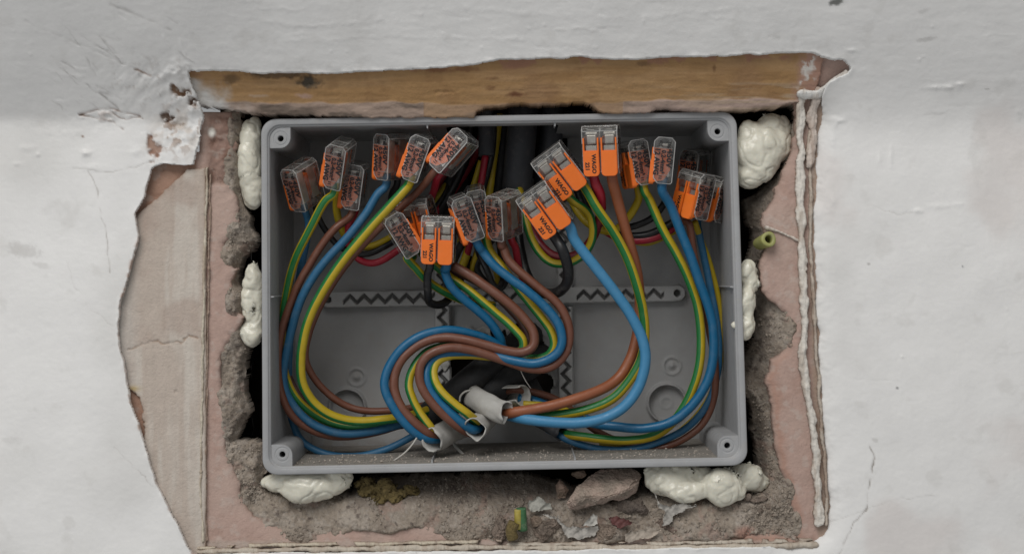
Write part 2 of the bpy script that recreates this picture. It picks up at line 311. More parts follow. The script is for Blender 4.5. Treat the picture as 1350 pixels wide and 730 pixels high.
# ---- old painted board / cream skim (left) and pink plaster ring
def layer(name, x0, x1, y0, y1, step, sdfun, depthfun, colfun, m, drop=10, kref=1.005, parent=None, label=None, kind='structure', cat=None):
    xs = np.arange(x0, x1, step); ys = np.arange(y0, y1, step); X, Y = np.meshgrid(xs, ys)
    s = sdfun(X, Y); d = depthfun(X, Y, s); c = colfun(X, Y, s)
    d = np.where(s > step*.5, d+drop, d+1.2*np.exp(np.minimum(s, 0)/1.5))
    X2, Y2 = snap(X, Y, s, step*1.6, xs, ys); nr = (s > -step*.5); X2 = np.where(nr, X2, X); Y2 = np.where(nr, Y2, Y)
    me = gridmesh(name, X2, Y2, d, s < step*1.6, kref, c)
    o = link(name, me, m, parent); tag(o, label, cat, None, kind); return o
CREAM = [(247,224),(285,220),(285,745),(225,745),(140,500),(140,430),(160,300),(182,284)]
def c_sd(X, Y): return sdp(X+fbm(X, Y, 10, 4, 5)*1.6, Y+fbm(X, Y, 10, 4, 6)*1.6, CREAM)
def chip(X, Y): return sdp(X+fbm(X, Y, 9, 3, 15)*2.5, Y+fbm(X, Y, 9, 3, 16)*2.5, [(160,505),(176,515),(186,530),(190,560),(188,592),(178,590),(150,520)])
def c_sd2(X, Y): return np.maximum(np.maximum(c_sd(X, Y), -chip(X, Y)), X-272+fbm(X, Y, 20, 2, 4)*0.8)
def c_d(X, Y, s):
    d = 9+fbm(X, Y, 60, 3, 7)*0.8+fbm(X, Y, 5, 3, 9, 1, 9)*0.35
    d += 1.5*np.exp(-(segd(X+fbm(X,Y,6,3,1)*2, Y+fbm(X,Y,6,3,2)*2, [(168,460),(190,452),(205,449),(218,454),(240,450),(250,441),(262,446)])/1.3)**2)
    return d+2.2*np.exp(-(np.hypot((X-232)/2.4, (Y-516)/2.4))**2)
def c_c(X, Y, s):
    c = full(X, (0.50, 0.425, 0.365)); c = mix(c, (0.60, 0.55, 0.49), sm(-.3, .7, fbm(X, Y, 14, 4, 11, 1, 9))*.7)
    c = mix(c, (0.40, 0.31, 0.26), sm(.1, .9, fbm(X, Y, 60, 4, 12))*.6)
    c = mix(c, (0.52, 0.50, 0.47), sm(190, 165, X)*.4)
    cr = segd(X+fbm(X,Y,6,3,1)*2, Y+fbm(X,Y,6,3,2)*2, [(168,460),(190,452),(205,449),(218,454),(240,450),(250,441),(262,446)])
    c = mix(c, (0.25, 0.14, 0.08), np.exp(-(cr/1.2)**2)*.5*(.6+np.clip(fbm(X, Y, 15, 3, 13), -.6, .6)))
    c = mix(c, (0.50, 0.36, 0.12), np.exp(-(np.hypot((X-176)/8,(Y-512)/4))**2)*.7)
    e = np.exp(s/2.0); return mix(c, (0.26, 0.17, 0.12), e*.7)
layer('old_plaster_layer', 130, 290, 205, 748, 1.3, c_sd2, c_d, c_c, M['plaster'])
PIN = [(306,148),(312,180),(306,215),(303,242),(314,262),(316,290),(306,305),(294,320),(300,345),(314,352),(304,372),(306,410),(322,420),(308,440),(296,452),(291,480),(288,510),
       (300,540),(302,556),(296,585),(303,610),(316,636),(322,660),(331,682),(352,688),(372,703),(398,708),(440,703),(462,690),(492,690),(515,696),(545,686),(572,696),(610,708),(650,712),
       (690,716),(760,712),(830,706),(900,704),(960,700),(1010,706),(1046,704),(1047,680),(1040,650),(1030,620),(1022,590),(1020,560),(1018,525),(1012,500),(1016,478),(1034,458),(1040,430),(1034,408),(1018,398),
       (1004,385),(1000,350),(1010,322),(1004,300),(1012,270),(1024,250),(1044,205),(1050,150),(1040,120),(400,110)]
def p_in(X, Y): return sdp(X+fbm(X, Y, 22, 4, 25)*3.6, Y+fbm(X, Y, 22, 4, 26)*3.6, PIN)
def p_sd(X, Y): return np.maximum(-p_in(X, Y), sdp(X, Y, [(140,200),(262,200),(262,148),(1000,148),(1040,70),(1150,70),(1150,760),(140,760)]))
def p_d(X, Y, s):
    d = 15-slope(X)*soft(156-Y, 9)+fbm(X, Y, 50, 3, 27)*0.9+fbm(X, Y, 8, 3, 28)*0.22
    d += 4*np.exp(s/5.0)
    d -= 2*sm(1062, 1068, X)*sm(500,250,Y)
    d += 2.5*sm(0.1, .8, fbm(X, Y, 22, 4, 29))*sm(300, 200, Y)*sm(400, 300, X)
    t = sm(268, 285, X)*sm(400, 380, X)*sm(150,160,Y)*sm(246, 240, Y); d += t*(4+fbm(X, Y, 9, 4, 30)*2.5)
    return d
def p_c(X, Y, s):
    c = full(X, (0.46, 0.325, 0.275)); c = mix(c, (0.48, 0.36, 0.305), sm(-.2, .8, fbm(X, Y, 50, 4, 32))*.6)
    c = mix(c, (0.36, 0.225, 0.18), sm(.3, 1.0, fbm(X, Y, 22, 5, 33))*.35)
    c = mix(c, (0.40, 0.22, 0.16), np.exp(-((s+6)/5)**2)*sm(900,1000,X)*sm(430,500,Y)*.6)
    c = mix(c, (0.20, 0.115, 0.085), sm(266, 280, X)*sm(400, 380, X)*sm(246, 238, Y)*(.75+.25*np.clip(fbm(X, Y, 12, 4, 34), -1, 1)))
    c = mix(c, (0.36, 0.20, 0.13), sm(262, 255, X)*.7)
    c = mix(c, (0.75, 0.72, 0.66), np.exp(-(np.hypot((X-279)/5, (Y-175)/6))**4))
    c = mix(c, (0.36, 0.27, 0.21), sm(1064, 1070, X-(Y-380)*0.035*sm(380,400,Y))*sm(120,140,Y)*.8)
    c = mix(c, (0.55, 0.50, 0.45), sm(.3, .8, fbm(X, Y, 9, 4, 35))*.25)
    c = mix(c, (0.52, 0.46, 0.40), sm(709, 716, Y)*.5)
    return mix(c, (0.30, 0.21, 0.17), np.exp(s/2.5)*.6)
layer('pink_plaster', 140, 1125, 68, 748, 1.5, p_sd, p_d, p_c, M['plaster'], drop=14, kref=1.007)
# ---- rough mortar and brickwork lining the cut
MH = [(318,140),(324,175),(318,200),(320,240),(324,270),(330,300),(338,320),(322,345),(316,372),(322,400),(330,440),(326,470),(320,486),(322,520),(332,545),(318,560),(312,575),(326,580),
      (345,584),(352,600),(350,640),(380,646),(460,650),(478,636),(520,632),(600,632),(700,634),(745,640),(800,655),(840,650),(870,640),(960,645),(1000,640),(1003,610),(996,560),(990,528),(978,515),
      (978,500),(992,470),(998,440),(1000,400),(996,372),(990,340),(998,312),(992,290),(985,262),(1002,252),(1030,228),(1044,190),(1046,140),(700,110)]
def m_in(X, Y): return sdp(X+fbm(X, Y, 26, 4, 45)*4.0, Y+fbm(X, Y, 26, 4, 46)*4.0, MH)
def m_sd(X, Y): return np.maximum(-m_in(X, Y), p_in(X, Y)-12)
def m_d(X, Y, s):
    pin = np.clip(-p_in(X, Y), 0, 200)
    d = 18+pin*(0.34-.20*sm(940, 990, X))+fbm(X, Y, 30, 5, 47)*5+np.abs(fbm(X, Y, 9, 4, 48))*2.2+fbm(X, Y, 3.5, 2, 52)*0.7
    # steeper under the box (bottom), lumps
    d += sm(664, 628, Y)*48*sm(440, 480, X)*sm(1040, 990, X)
    d += sm(10, 0, -s)*14
    for (x, y, r, h) in [(500,675,45,8),(620,690,26,10),(648,680,16,10),(565,665,40,6),(700,700,26,7),(712,684,9,8),(735,690,22,9),(815,668,30,8),(803,705,24,11),(905,690,50,9),(960,690,40,7),(390,672,40,8),(352,618,22,12),(318,400,16,10),(306,335,12,8),(300,520,14,6),(1010,430,30,9),(1000,540,26,9),(1020,640,22,6),(985,515,14,14)]:
        d -= h*np.exp(-(((X-x)**2+(Y-y)**2)/(r*r))**1.5)
    return d
def m_c(X, Y, s):
    c = full(X, (0.335, 0.280, 0.228)); c = mix(c, (0.42, 0.365, 0.31), sm(-.2, .6, fbm(X, Y, 20, 5, 49))*.8)
    c = mix(c, (0.24, 0.195, 0.16), sm(.1, .8, fbm(X, Y, 34, 5, 50))*.6)
    c = mix(c, (0.37, 0.25, 0.205), sm(.45, .8, fbm(X, Y, 22, 4, 51))*.5)
    c = mix(c, (0.38, 0.34, 0.30), sm(.35, .9, fbm(X, Y, 3.2, 2, 53))*.55)
    c = mix(c, (0.40, 0.22, 0.17), np.exp(-(((X-978)/14)**2+((Y-697)/9)**2)**2)*.8)
    c = mix(c, (0.07, 0.05, 0.045), sm(.55, .9, fbm(X, Y, 5, 3, 54))*.6)
    return c
layer('mortar', 280, 1062, 105, 745, 1.4, m_sd, m_d, m_c, M['mortar'], drop=40, kref=1.02)
# deep cavity behind: rough dark masonry box (floor of the recess and its four sides)
cv = []; cf = []
def cavq(x0, y0, d0, x1, y1, d1):
    pass
bm = bmesh.new()
g = 14
def cpt(u, v, dd): return at(u, v, 0)+Vector((0, dd*SC, 0))
def patch(fn, n, m_):
    vs = [[bm.verts.new(fn(i/n, j/m_)) for j in range(m_+1)] for i in range(n+1)]
    for i in range(n):
        for j in range(m_): bm.faces.new((vs[i][j], vs[i+1][j], vs[i+1][j+1], vs[i][j+1]))
rn = lambda a: (mnoise.noise(Vector((a[0]*90, a[1]*90, a[2]*90)))*6*SC)
def jig(v): n_ = rn(v); return v+Vector((n_, n_, n_))
x0, x1, y0, y1 = 285, 1062, 118, 712
patch(lambda a, b: jig(cpt(x0+(x1-x0)*a, y0+(y1-y0)*b, 300)), 50, 40)
patch(lambda a, b: jig(cpt(x0, y0+(y1-y0)*b, 20+300*a)), 20, 40)
patch(lambda a, b: jig(cpt(x1, y0+(y1-y0)*b, 20+300*a)), 20, 40)
patch(lambda a, b: jig(cpt(x0+(x1-x0)*b, y0, 45+275*a)), 20, 50)
patch(lambda a, b: jig(cpt(x0+(x1-x0)*b, y1, 20+300*a)), 20, 50)
me = bpy.data.meshes.new('cavity'); bm.to_mesh(me); bm.free()
tag(link('cavity', me, M['cavity']), kind='structure')
# ---- the timber lintel strip over the hole
TB = [(240,60),(1078,60),(1072,118),(1062,132),(1050,138),(1000,146),(940,150),(905,149),(880,146),(850,151),(800,152),(788,148),(780,142),(768,138),(735,139),(715,141),(690,139),(655,142),(640,144),(628,149),(624,158),(612,156),(560,157),(450,156),(345,152),(310,147),(282,144),(262,140)]
def t_sd(X, Y): return sdp(X+fbm(X, Y, 20, 4, 65)*2.0, Y+fbm(X, Y, 12, 4, 66)*1.8, TB)
def t_d(X, Y, s):
    d = 8-slope(X)*soft(156+X*0.004-Y, 9)+fbm(X, Y, 40, 3, 67, 3, 1)*.5+fbm(X, Y, 5, 3, 68, 8, 1)*0.5
    low = 137+(620-X)*0.012*sm(620,900,X)+fbm(X, Y, 40, 3, 69)*3
    k = sm(0, 3, Y-low)*np.where((X > 560) & (X < 820), 0.35, 1.0)
    d -= k*(1.2+fbm(X, Y, 10, 4, 70, 3, 1)*1.3)
    for (x, y, rx, ry, h) in [(372,104,40,4,3),(412,113,13,6,6),(315,110,8,5,3),(345,108,12,2,2),(590,125,14,3,2)]:
        d += h*sm(1.4, .4, np.hypot((X-x)/rx, (Y-y)/ry)+fbm(X, Y, 9, 3, 71)*.5)
    return d
def t_c(X, Y, s):
    c = full(X, (0.385, 0.225, 0.098)); c = mix(c, (0.43, 0.265, 0.13), sm(-.3, .7, fbm(X, Y, 9, 4, 72, 9, 1))*.7)
    c = mix(c, (0.30, 0.17, 0.09), sm(0, .8, fbm(X, Y, 70, 3, 73))*.5)
    c = mix(c, (0.17, 0.085, 0.035), sm(.3, .9, fbm(X, Y, 3, 3, 85, 16, 1))*.2); c = mix(c, (0.22, 0.11, 0.045), sm(.2, .8, fbm(X, Y, 26, 4, 86))*.25)
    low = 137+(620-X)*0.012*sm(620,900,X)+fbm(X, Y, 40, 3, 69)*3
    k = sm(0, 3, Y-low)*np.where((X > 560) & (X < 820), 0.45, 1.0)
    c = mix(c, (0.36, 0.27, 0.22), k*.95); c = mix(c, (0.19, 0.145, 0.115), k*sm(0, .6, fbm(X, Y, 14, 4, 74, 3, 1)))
    c = mix(c, (0.45, 0.33, 0.28), k*sm(800, 900, X)*.7)
    for (x, y, rx, ry, t, cc) in [(680,128,13,3,.85,(0.13,0.045,0.02)),(575,98,20,3,.6,(0.18,0.06,0.03)),(615,97,16,3,.5,(0.18,0.06,0.03)),(648,120,7,3,.5,(.16,.07,.03)),(650,108,9,2,.5,(.16,.07,.03)),(380,104,45,4,.8,(0.12,0.075,0.04)),(412,113,13,6,.95,(0.07,0.06,0.045)),
            (312,110,9,5,.6,(.14,.09,.05)),(403,130,10,3,.8,(.45,.30,.24)),(845,90,8,3,.6,(.15,.08,.04)),(936,95,2,5,.6,(.12,.05,.02)),(345,130,12,2,.5,(.5,.4,.33))]:
        c = mix(c, cc, np.clip(sm(1.5, .4, np.hypot((X-x)/rx, (Y-y)/ry)+fbm(X, Y, 6, 3, 75)*.45)*t, 0, 1))
    st = sm(820, 1000, X)*sm(.2, .7, fbm(X, Y, 3.2, 2, 76, 18, 1))*sm(108, 122, Y); c = mix(c, (0.45, 0.34, 0.24), st*.7)
    # torn paper and paint at the two ends and along the top edge
    wl = sm(318, 262, X+ (Y-128)*-1.2+fbm(X, Y, 14, 4, 78)*14)*sm(104, 112, Y+fbm(X,Y,8,3,79)*4); c = mix(c, (0.62, 0.60, 0.57), wl)
    wr = sm(1030, 1062, X+fbm(X, Y, 10, 4, 80)*12); c = mix(c, (0.40, 0.235, 0.175), wr)
    wr2 = np.exp(-((X-1056+fbm(X, Y, 6, 4, 81)*6)/6)**2)*sm(.0, .2, fbm(X, Y, 9, 4, 82)+.25); c = mix(c, (0.66, 0.62, 0.57), np.clip(wr2, 0, 1))
    top = sm(7, 2, Y-(100-(X-300)*0.028)+fbm(X, Y, 18, 4, 83)*4)*sm(0.05, .3, fbm(X, Y, 30, 3, 84)); c = mix(c, (0.34, 0.17, 0.11), top*.8)
    c = mix(c, (0.30, 0.20, 0.16), sm(1040,1052,X)*sm(124,132,Y)*.6)
    return c
o = layer('timber_lintel', 238, 1085, 60, 162, 1.3, t_sd, t_d, t_c, M['wood'], drop=50, kref=1.01, kind=None, cat='timber beam',
      label='brown timber strip spanning the top edge of the hole above the grey box')
# grazed plaster at the top right corner (pink patch behind the broken paint)
# ---- ragged white skim edge down the right and cream bead lines left and bottom
def strip(name, pts, wd, dep, c1, c2, seed, label, amp=2.2, gapn=None, cat='plaster edge'):
    xs_ = [p[0] for p in pts]; ys_ = [p[1] for p in pts]
    def s_(X, Y):
        d = segd(X+fbm(X, Y, 20, 5, seed)*amp*.75, Y+fbm(X, Y, 20, 5, seed+1)*amp*.75, pts)-wd*(1+.45*fbm(X, Y, 22, 4, seed+2))
        if gapn is not None: d = np.maximum(d, (gapn-fbm(X, Y, 38, 3, seed+3))*8)
        return d
    def d_(X, Y, s): return dep-slope(X)*soft(156-Y, 9)+fbm(X, Y, 7, 3, seed+4)*.8-np.abs(fbm(X, Y, 2.2, 3, seed+5, 1, 9))*2.0+2.2*np.exp(s/1.6)
    def cc(X, Y, s):
        c = full(X, c1); c = mix(c, c2, sm(-.1, .6, fbm(X, Y, 8, 4, seed+6, 1, 3))*.8); return mix(c, (0.30, 0.22, 0.17), np.exp(s/1.0)*.3)
    return layer(name, min(xs_)-14, max(xs_)+14, min(ys_)-14, max(ys_)+14, 1.2, s_, d_, cc, M['plaster'], drop=5, kref=1.004, label=label)
strip('skim_edge', [(1054,128),(1053,160),(1055,200),(1054,250),(1057,300),(1058,350),(1059,400),(1059,440),(1057,470),(1062,505),(1068,540),(1074,580),(1078,630),(1080,690)], 5.2, 5, (0.70,0.655,0.595), (0.52,0.45,0.38), 101, None, 3.0)
strip('skim_edge', [(1072,150),(1066,200),(1070,260),(1068,320),(1073,400),(1077,470),(1084,560),(1090,640),(1090,690)], 2.4, 7, (0.52,0.45,0.38), (0.36,0.27,0.21), 121, None, 2.0)
strip('skim_edge', [(1076,120),(1068,150),(1072,180),(1068,215)], 5.5, 5, (0.60,0.52,0.46), (0.45,0.35,0.29), 131, None, 3.5)
strip('skim_edge', [(1108,104),(1090,112),(1078,124),(1062,128),(1052,126)], 5.0, 1, (0.74,0.73,0.70), (0.62,0.56,0.50), 136, None, 3.0)
strip('skim_edge', [(1012,300),(1026,304),(1040,311),(1054,318)], 2.3, 10, (0.62,0.56,0.50), (0.5,0.42,0.36), 141, None, 1.4)
strip('corner_bead', [(273,222),(270,330),(268,450),(266,560),(264,640),(268,712)], 1.7, 6, (0.60,0.54,0.44), (0.42,0.34,0.26), 151, None, 1.3)
strip('corner_bead', [(277,230),(275,330),(273,450),(271,560),(269,640),(272,712)], 1.0, 9, (0.40,0.30,0.24), (0.30,0.21,0.16), 161, None, 1.3)
strip('corner_bead', [(262,722),(330,719),(420,717),(500,717),(620,714),(660,713)], 2.2, 6, (0.60,0.53,0.42), (0.40,0.32,0.26), 171, None, 1.3, gapn=-0.45)
strip('corner_bead', [(670,718),(760,717),(850,718),(930,714),(1000,713),(1070,712)], 2.6, 6, (0.56,0.50,0.42), (0.40,0.33,0.27), 181, None, 1.8, gapn=-0.5)
strip('corner_bead', [(262,726),(420,723),(640,721),(860,721),(1000,719),(1075,717)], 3.4, 4, (0.55,0.49,0.41), (0.45,0.38,0.31), 191, None, 1.5)
# ================================================================== JUNCTION BOX
box = empty('junction_box', at(665, 388, 230), 'large open grey plastic electrical junction box full of wires, set in the hole', 'junction box')
TL, TR, BR, BL = at(344,157,10), at(971,147,10), at(986,613,-10), at(346,626,-10)
BW, BH = 636.0, 468.0
def Bx(X_, Y_, w_):
    a = X_/BW; b = Y_/BH
    p = TL*(1-a)*(1-b)+TR*a*(1-b)+BR*a*b+BL*(1-a)*b
    return p+Vector((0, w_*SC, 0))
def rring(inset, r, w_, n=8, sub=None):
    x0, x1, y0, y1 = inset, BW-inset, inset, BH-inset; pts = []
    for (cx, cy, a0) in [(x0+r, y0+r, 180), (x1-r, y0+r, 270), (x1-r, y1-r, 0), (x0+r, y1-r, 90)]:
        for i in range(n+1):
            a = R(a0+90*i/n); pts.append((cx+r*math.cos(a), cy+r*math.sin(a)))
    if sub:
        out = []
        for i, p in enumerate(pts):
            q = pts[(i+1) % len(pts)]; L_ = math.hypot(q[0]-p[0], q[1]-p[1]); k = max(1, int(L_/sub))
            for j in range(k): out.append((p[0]+(q[0]-p[0])*j/k, p[1]+(q[1]-p[1])*j/k))
        pts = out
    return [(x, y, w_) for x, y in pts]
prof = [(1.2,14,224),(0.6,16,120),(0.6,16,40),(0,20,4),(0,20,1.6),(0.5,20,0.5),(1.6,19.5,0),(7.2,18,0),(8.0,17.6,0.5),(8.4,17.4,2.6),(10.2,16,2.9),(10.7,16,3.6),(10.9,15,20),(11,15,36),(11.1,15,37)]+[(11.3+0.016*(k*8), 14, 37+k*9.4) for k in range(1, 21)]
base = rring(0, 20, 0, 8, sub=8)
N0 = len(base)
bm = bmesh.new(); rings = []
for (ins, r, w_) in prof:
    # same angular sampling for every ring
    x0, x1, y0, y1 = ins, BW-ins, ins, BH-ins
    ring = []
    for (bx_, by_, _) in base:
        cx = min(max(bx_, 20), BW-20); cy = min(max(by_, 20), BH-20)
        dx, dy = bx_-cx, by_-cy
        # map corner arcs onto radius r, straights onto the inset line
        if dx and dy:
            L_ = math.hypot(dx, dy); cx2 = x0+r if cx < BW/2 else x1-r; cy2 = y0+r if cy < BH/2 else y1-r
            p = (cx2+dx/L_*r, cy2+dy/L_*r)
        else:
            p = (x0 if bx_ <= 0.01 else (x1 if bx_ >= BW-.01 else min(max(bx_, x0+r), x1-r)), y0 if by_ <= 0.01 else (y1 if by_ >= BH-.01 else min(max(by_, y0+r), y1-r)))
        ring.append(bm.verts.new(Bx(p[0], p[1], w_)))
    rings.append(ring)
for k in range(len(rings)-1):
    wmid = (prof[k][2]+prof[k+1][2])/2
    for i in range(N0):
        j = (i+1) % N0; bx_ = (base[i][0]+base[j][0])/2; by_ = (base[i][1]+base[j][1])/2
        if by_ < 5 and 244 < bx_ < 400 and wmid > 38 and k > 1: continue
        if by_ < 5 and 244 < bx_ < 400 and k < 2: continue
        f_ = bm.faces.new((rings[k][i], rings[k][j], rings[k+1][j], rings[k+1][i]))
        if by_ > BH-4 and k > 10: f_.material_index = 1
bmesh.ops.recalc_face_normals(bm, faces=bm.faces)
me = bpy.data.meshes.new('shell'); bm.to_mesh(me); bm.free()
o = link('shell', me, [M['box'], mat('dusty_plastic', col=(0.235, 0.215, 0.19), rough=.8, noise=.3, nscale=220, dust=.7, bump=1.0, bscale=700)], None); o.parent = box; o.matrix_parent_inverse = Matrix.Translation(-box.location)
def bchild(name, me, m, parent=box, smooth=True):
    o = link(name, me, m, None, smooth); o.parent = parent; o.matrix_parent_inverse = Matrix.Translation(-box.location) if parent is box else Matrix()
    return o
# back wall as a relief sheet
KB = (DIST+226)/DIST
X, Y = np.meshgrid(np.arange(381, 957, 1.7), np.arange(176, 602, 1.7))
HOLEB = [(600,455),(616,440),(640,434),(668,438),(690,424),(712,436),(722,462),(716,486),(728,500),(722,530),(700,545),(660,548),(620,545),(598,520),(590,490)]
hb = sdp(X+fbm(X, Y, 14, 4, 201)*4, Y+fbm(X, Y, 14, 4, 202)*4, HOLEB)
ht = np.maximum(np.maximum(593-X, X-748), Y-(238+fbm(X, Y, 30, 3, 203)*8))
D_ = 226+fbm(X, Y, 120, 2, 204)*0.8
def ringr(x, y, r, wd, h):
    global D_
    D_ = D_-h*np.exp(-((np.hypot(X-x, Y-y)-r)/wd)**4)
for (x, y) in [(470,497),(886,482)]:
    ringr(x, y, 11, 1.6, 2.2); D_ -= 5*np.exp(-(np.hypot(X-x, Y-y)/4)**2); D_ += 1.2*sm(11, 9, np.hypot(X-x, Y-y))
for (x, y, r) in [(458,536,23),(879,531,24.5)]:
    ringr(x, y, r, 2.0, 9); D_ += 5*sm(r, r-2, np.hypot(X-x, Y-y)); ringr(x, y, r*.3, 1.5, 1)
D_ -= 4*np.exp(-((hb-3)/3)**2)*np.clip(fbm(X, Y, 12, 3, 205)+.5, 0, 2)
cb = full(X, (0.36, 0.358, 0.355)); cb = mix(cb, (0.36, 0.35, 0.34), sm(.1, .9, fbm(X, Y, 45, 4, 206))*.5)
cb = mix(cb, (0.36, 0.345, 0.33), sm(.2, .9, fbm(X, Y, 26, 4, 207, 1, 3))*.35)
cb = mix(cb, (0.5, 0.49, 0.47), np.exp(-((hb-2)/2.5)**2)*sm(0, .5, fbm(X, Y, 18, 3, 208))*.9)
cb = mix(cb, (0.30, 0.26, 0.22), sm(570, 592, Y)*sm(-.2, .4, fbm(X, Y, 12, 4, 209))*.6)
me = gridmesh('back_panel', X, Y, D_, (hb > 0) & (ht > 0), KB, cb)
bchild('back_panel', me, M['boxv'])
# corner posts with screw holes
def post(cx, cy, sx, sy):
    bm = bmesh.new(); w0 = 5.0
    # outline in local coordinates, from the corner inward
    s_ = 33.0
    out = [(3, 3), (s_, 3), (s_, s_-14)]
    for i in range(9):
        a = R(90*i/8); out.append((s_-14+14*math.cos(a), s_-14+14*math.sin(a)))
    out.append((3, s_))
    P = lambda u, v, w_: Bx(cx+sx*u, cy+sy*v, w_)
    hx, hy = 19.5, 20
    n = 28
    # resample outline
    seg = []; L_ = sum(math.dist(out[i], out[(i+1) % len(out)]) for i in range(len(out)))
    def outray(a):
        dx, dy = math.cos(a), math.sin(a); best = 1e9
        for i in range(len(out)):
            (ax, ay), (bx_, by_) = out[i], out[(i+1) % len(out)]
            ex, ey = bx_-ax, by_-ay; den = dx*ey-dy*ex
            if abs(den) < 1e-9: continue
            t = ((ax-hx)*ey-(ay-hy)*ex)/den; u = ((ax-hx)*dy-(ay-hy)*dx)/den
            if t > 0 and -1e-6 <= u <= 1+1e-6: best = min(best, t)
        return (hx+dx*best, hy+dy*best)
    angs = sorted(set([2*math.pi*i/n for i in range(n)]+[math.atan2(p[1]-hy, p[0]-hx) % (2*math.pi) for p in (out[0], out[1], out[-1])]))
    levels = []
    oo = [outray(a) for a in angs]
    shr = lambda p, k: (hx+(p[0]-hx)*k, hy+(p[1]-hy)*k)
    levels.append([P(*p, 215) for p in oo]); levels.append([P(*p, w0+1.2) for p in oo]); levels.append([P(*shr(p, .955), w0) for p in oo])
    for (r, w_) in [(10.5, w0), (9.6, w0+.5), (8.4, w0+.5), (7.6, w0), (5.0, w0), (4.0, w0+.6), (3.7, w0+45)]:
        levels.append([P(hx+r*math.cos(a), hy+r*math.sin(a), w_) for a in angs])
    vs = [[bm.verts.new(p) for p in l] for l in levels]
    for k in range(len(vs)-1):
        for i in range(len(angs)):
            j = (i+1) % len(angs); bm.faces.new((vs[k][i], vs[k][j], vs[k+1][j], vs[k+1][i]))
    bmesh.ops.recalc_face_normals(bm, faces=bm.faces)
    me = bpy.data.meshes.new('corner_post'); bm.to_mesh(me); bm.free()
    o = bchild('corner_post', me, M['box'], smooth=False)
    # black depth of the screw hole
post(6, 6, 1, 1); post(BW-6, 6, -1, 1); post(6, BH-6, 1, -1); post(BW-6, BH-6, -1, -1)
# mounting rails with recessed zigzag slots
def zig(t, per=18.6, amp=4.6):
    q = (t/per) % 1.0; return amp*(4*np.abs(q-0.5)-1)
def rail(name, sdf, dep, gfun):
    pass
def hrail(x0, x1, yfun, halfw, slots, holes):
    X, Y = np.meshgrid(np.arange(x0-3, x1+3, 1.0), np.arange(375, 408, 1.0))
    yc = yfun(X); r = halfw
    s = np.hypot(np.maximum(np.abs(X-(x0+x1)/2)-((x1-x0)/2-r), 0), Y-yc)-r
    d = np.full(X.shape, 210.0)
    for (a, b) in slots:
        m_ = (X > a) & (X < b); g_ = np.abs((Y-yc)-zig(X-a)); d = np.where(m_ & (g_ < 3.3), d+9*sm(3.3, 2.4, g_), d)
    for hx in holes: d = np.where(np.hypot(X-hx, Y-yfun(hx)) < 4.6, d+14, d)
    d = np.where(s > 0, 225, d+0.8*np.exp(s/1.0))
    cc = full(X, (0.43, 0.427, 0.42)); cc = mix(cc, (0.33, 0.32, 0.31), sm(0, .9, fbm(X, Y, 20, 3, 211))*.4)
    slot_shade = sm(216, 219, d)*sm(224.9,224,d); cc = mix(cc, (0.15, 0.147, 0.142), slot_shade)  # slots and holes darker: recess shade put into the colour
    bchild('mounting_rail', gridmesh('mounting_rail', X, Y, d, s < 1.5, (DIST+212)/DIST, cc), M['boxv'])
hrail(422, 904, lambda x: 395-(x-432)*0.0185, 10.5, [(452,574),(598,736),(760,876)], [432, 893])
def vrail(xc, y0, y1, side):
    X, Y = np.meshgrid(np.arange(xc-12, xc+16, 1.0), np.arange(y0, y1, 1.0))
    xx = xc+(Y-400)*0.012; s = np.abs(X-xx)-9.5
    d = np.full(X.shape, 211.3); g_ = np.abs((X-xx)-zig(Y)); d = np.where(g_ < 3.3, d+9*sm(3.3, 2.4, g_), d)
    d = np.where(s > 0, 225, d+.8*np.exp(s))
    cc = full(X, (0.43, 0.427, 0.42)); slot_shade = sm(216, 219, d)*sm(224.9,224,d); cc = mix(cc, (0.15, 0.147, 0.142), slot_shade)  # zigzag slot shaded in the plastic colour as well
    keep = (s < 1.5) & ((Y < 380) | (Y > 403))
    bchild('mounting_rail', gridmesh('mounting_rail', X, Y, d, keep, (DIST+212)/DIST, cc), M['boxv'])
vrail(583, 240, 520, 1); vrail(745, 200, 590, 1)
# moulded ribs on the side walls
def rib(X_, Y_, dx, dy, w0, w1):
    bm = bmesh.new(); t = 1.4
    n = Vector((dx, dy)); q = Vector((-dy, dx))
    vs = []
    for w_ in (w0, w1):
        for (a, b) in ((0, -t), (5, -t*.4), (5, t*.4), (0, t)):
            vs.append(bm.verts.new(Bx(X_+n.x*a+q.x*b, Y_+n.y*a+q.y*b, w_)))
    for i in range(4): bm.faces.new((vs[i], vs[(i+1) % 4], vs[4+(i+1) % 4], vs[4+i]))
    bm.faces.new(vs[:4]); bm.faces.new(vs[4:])
    bmesh.ops.recalc_face_normals(bm, faces=bm.faces)
    me = bpy.data.meshes.new('wall_rib'); bm.to_mesh(me); bm.free(); bchild('wall_rib', me, M['box'], smooth=False)
rib(10.5, 235, 1, 0, 6, 215); rib(BW-10.5, 233, -1, 0, 6, 215)
rib(222, 10.5, 0, 1, 6, 215); rib(393, 10.5, 0, 1, 6, 42)
rib(222, BH-10.5, 0, -1, 6, 215); rib(410, BH-10.5, 0, -1, 6, 215)
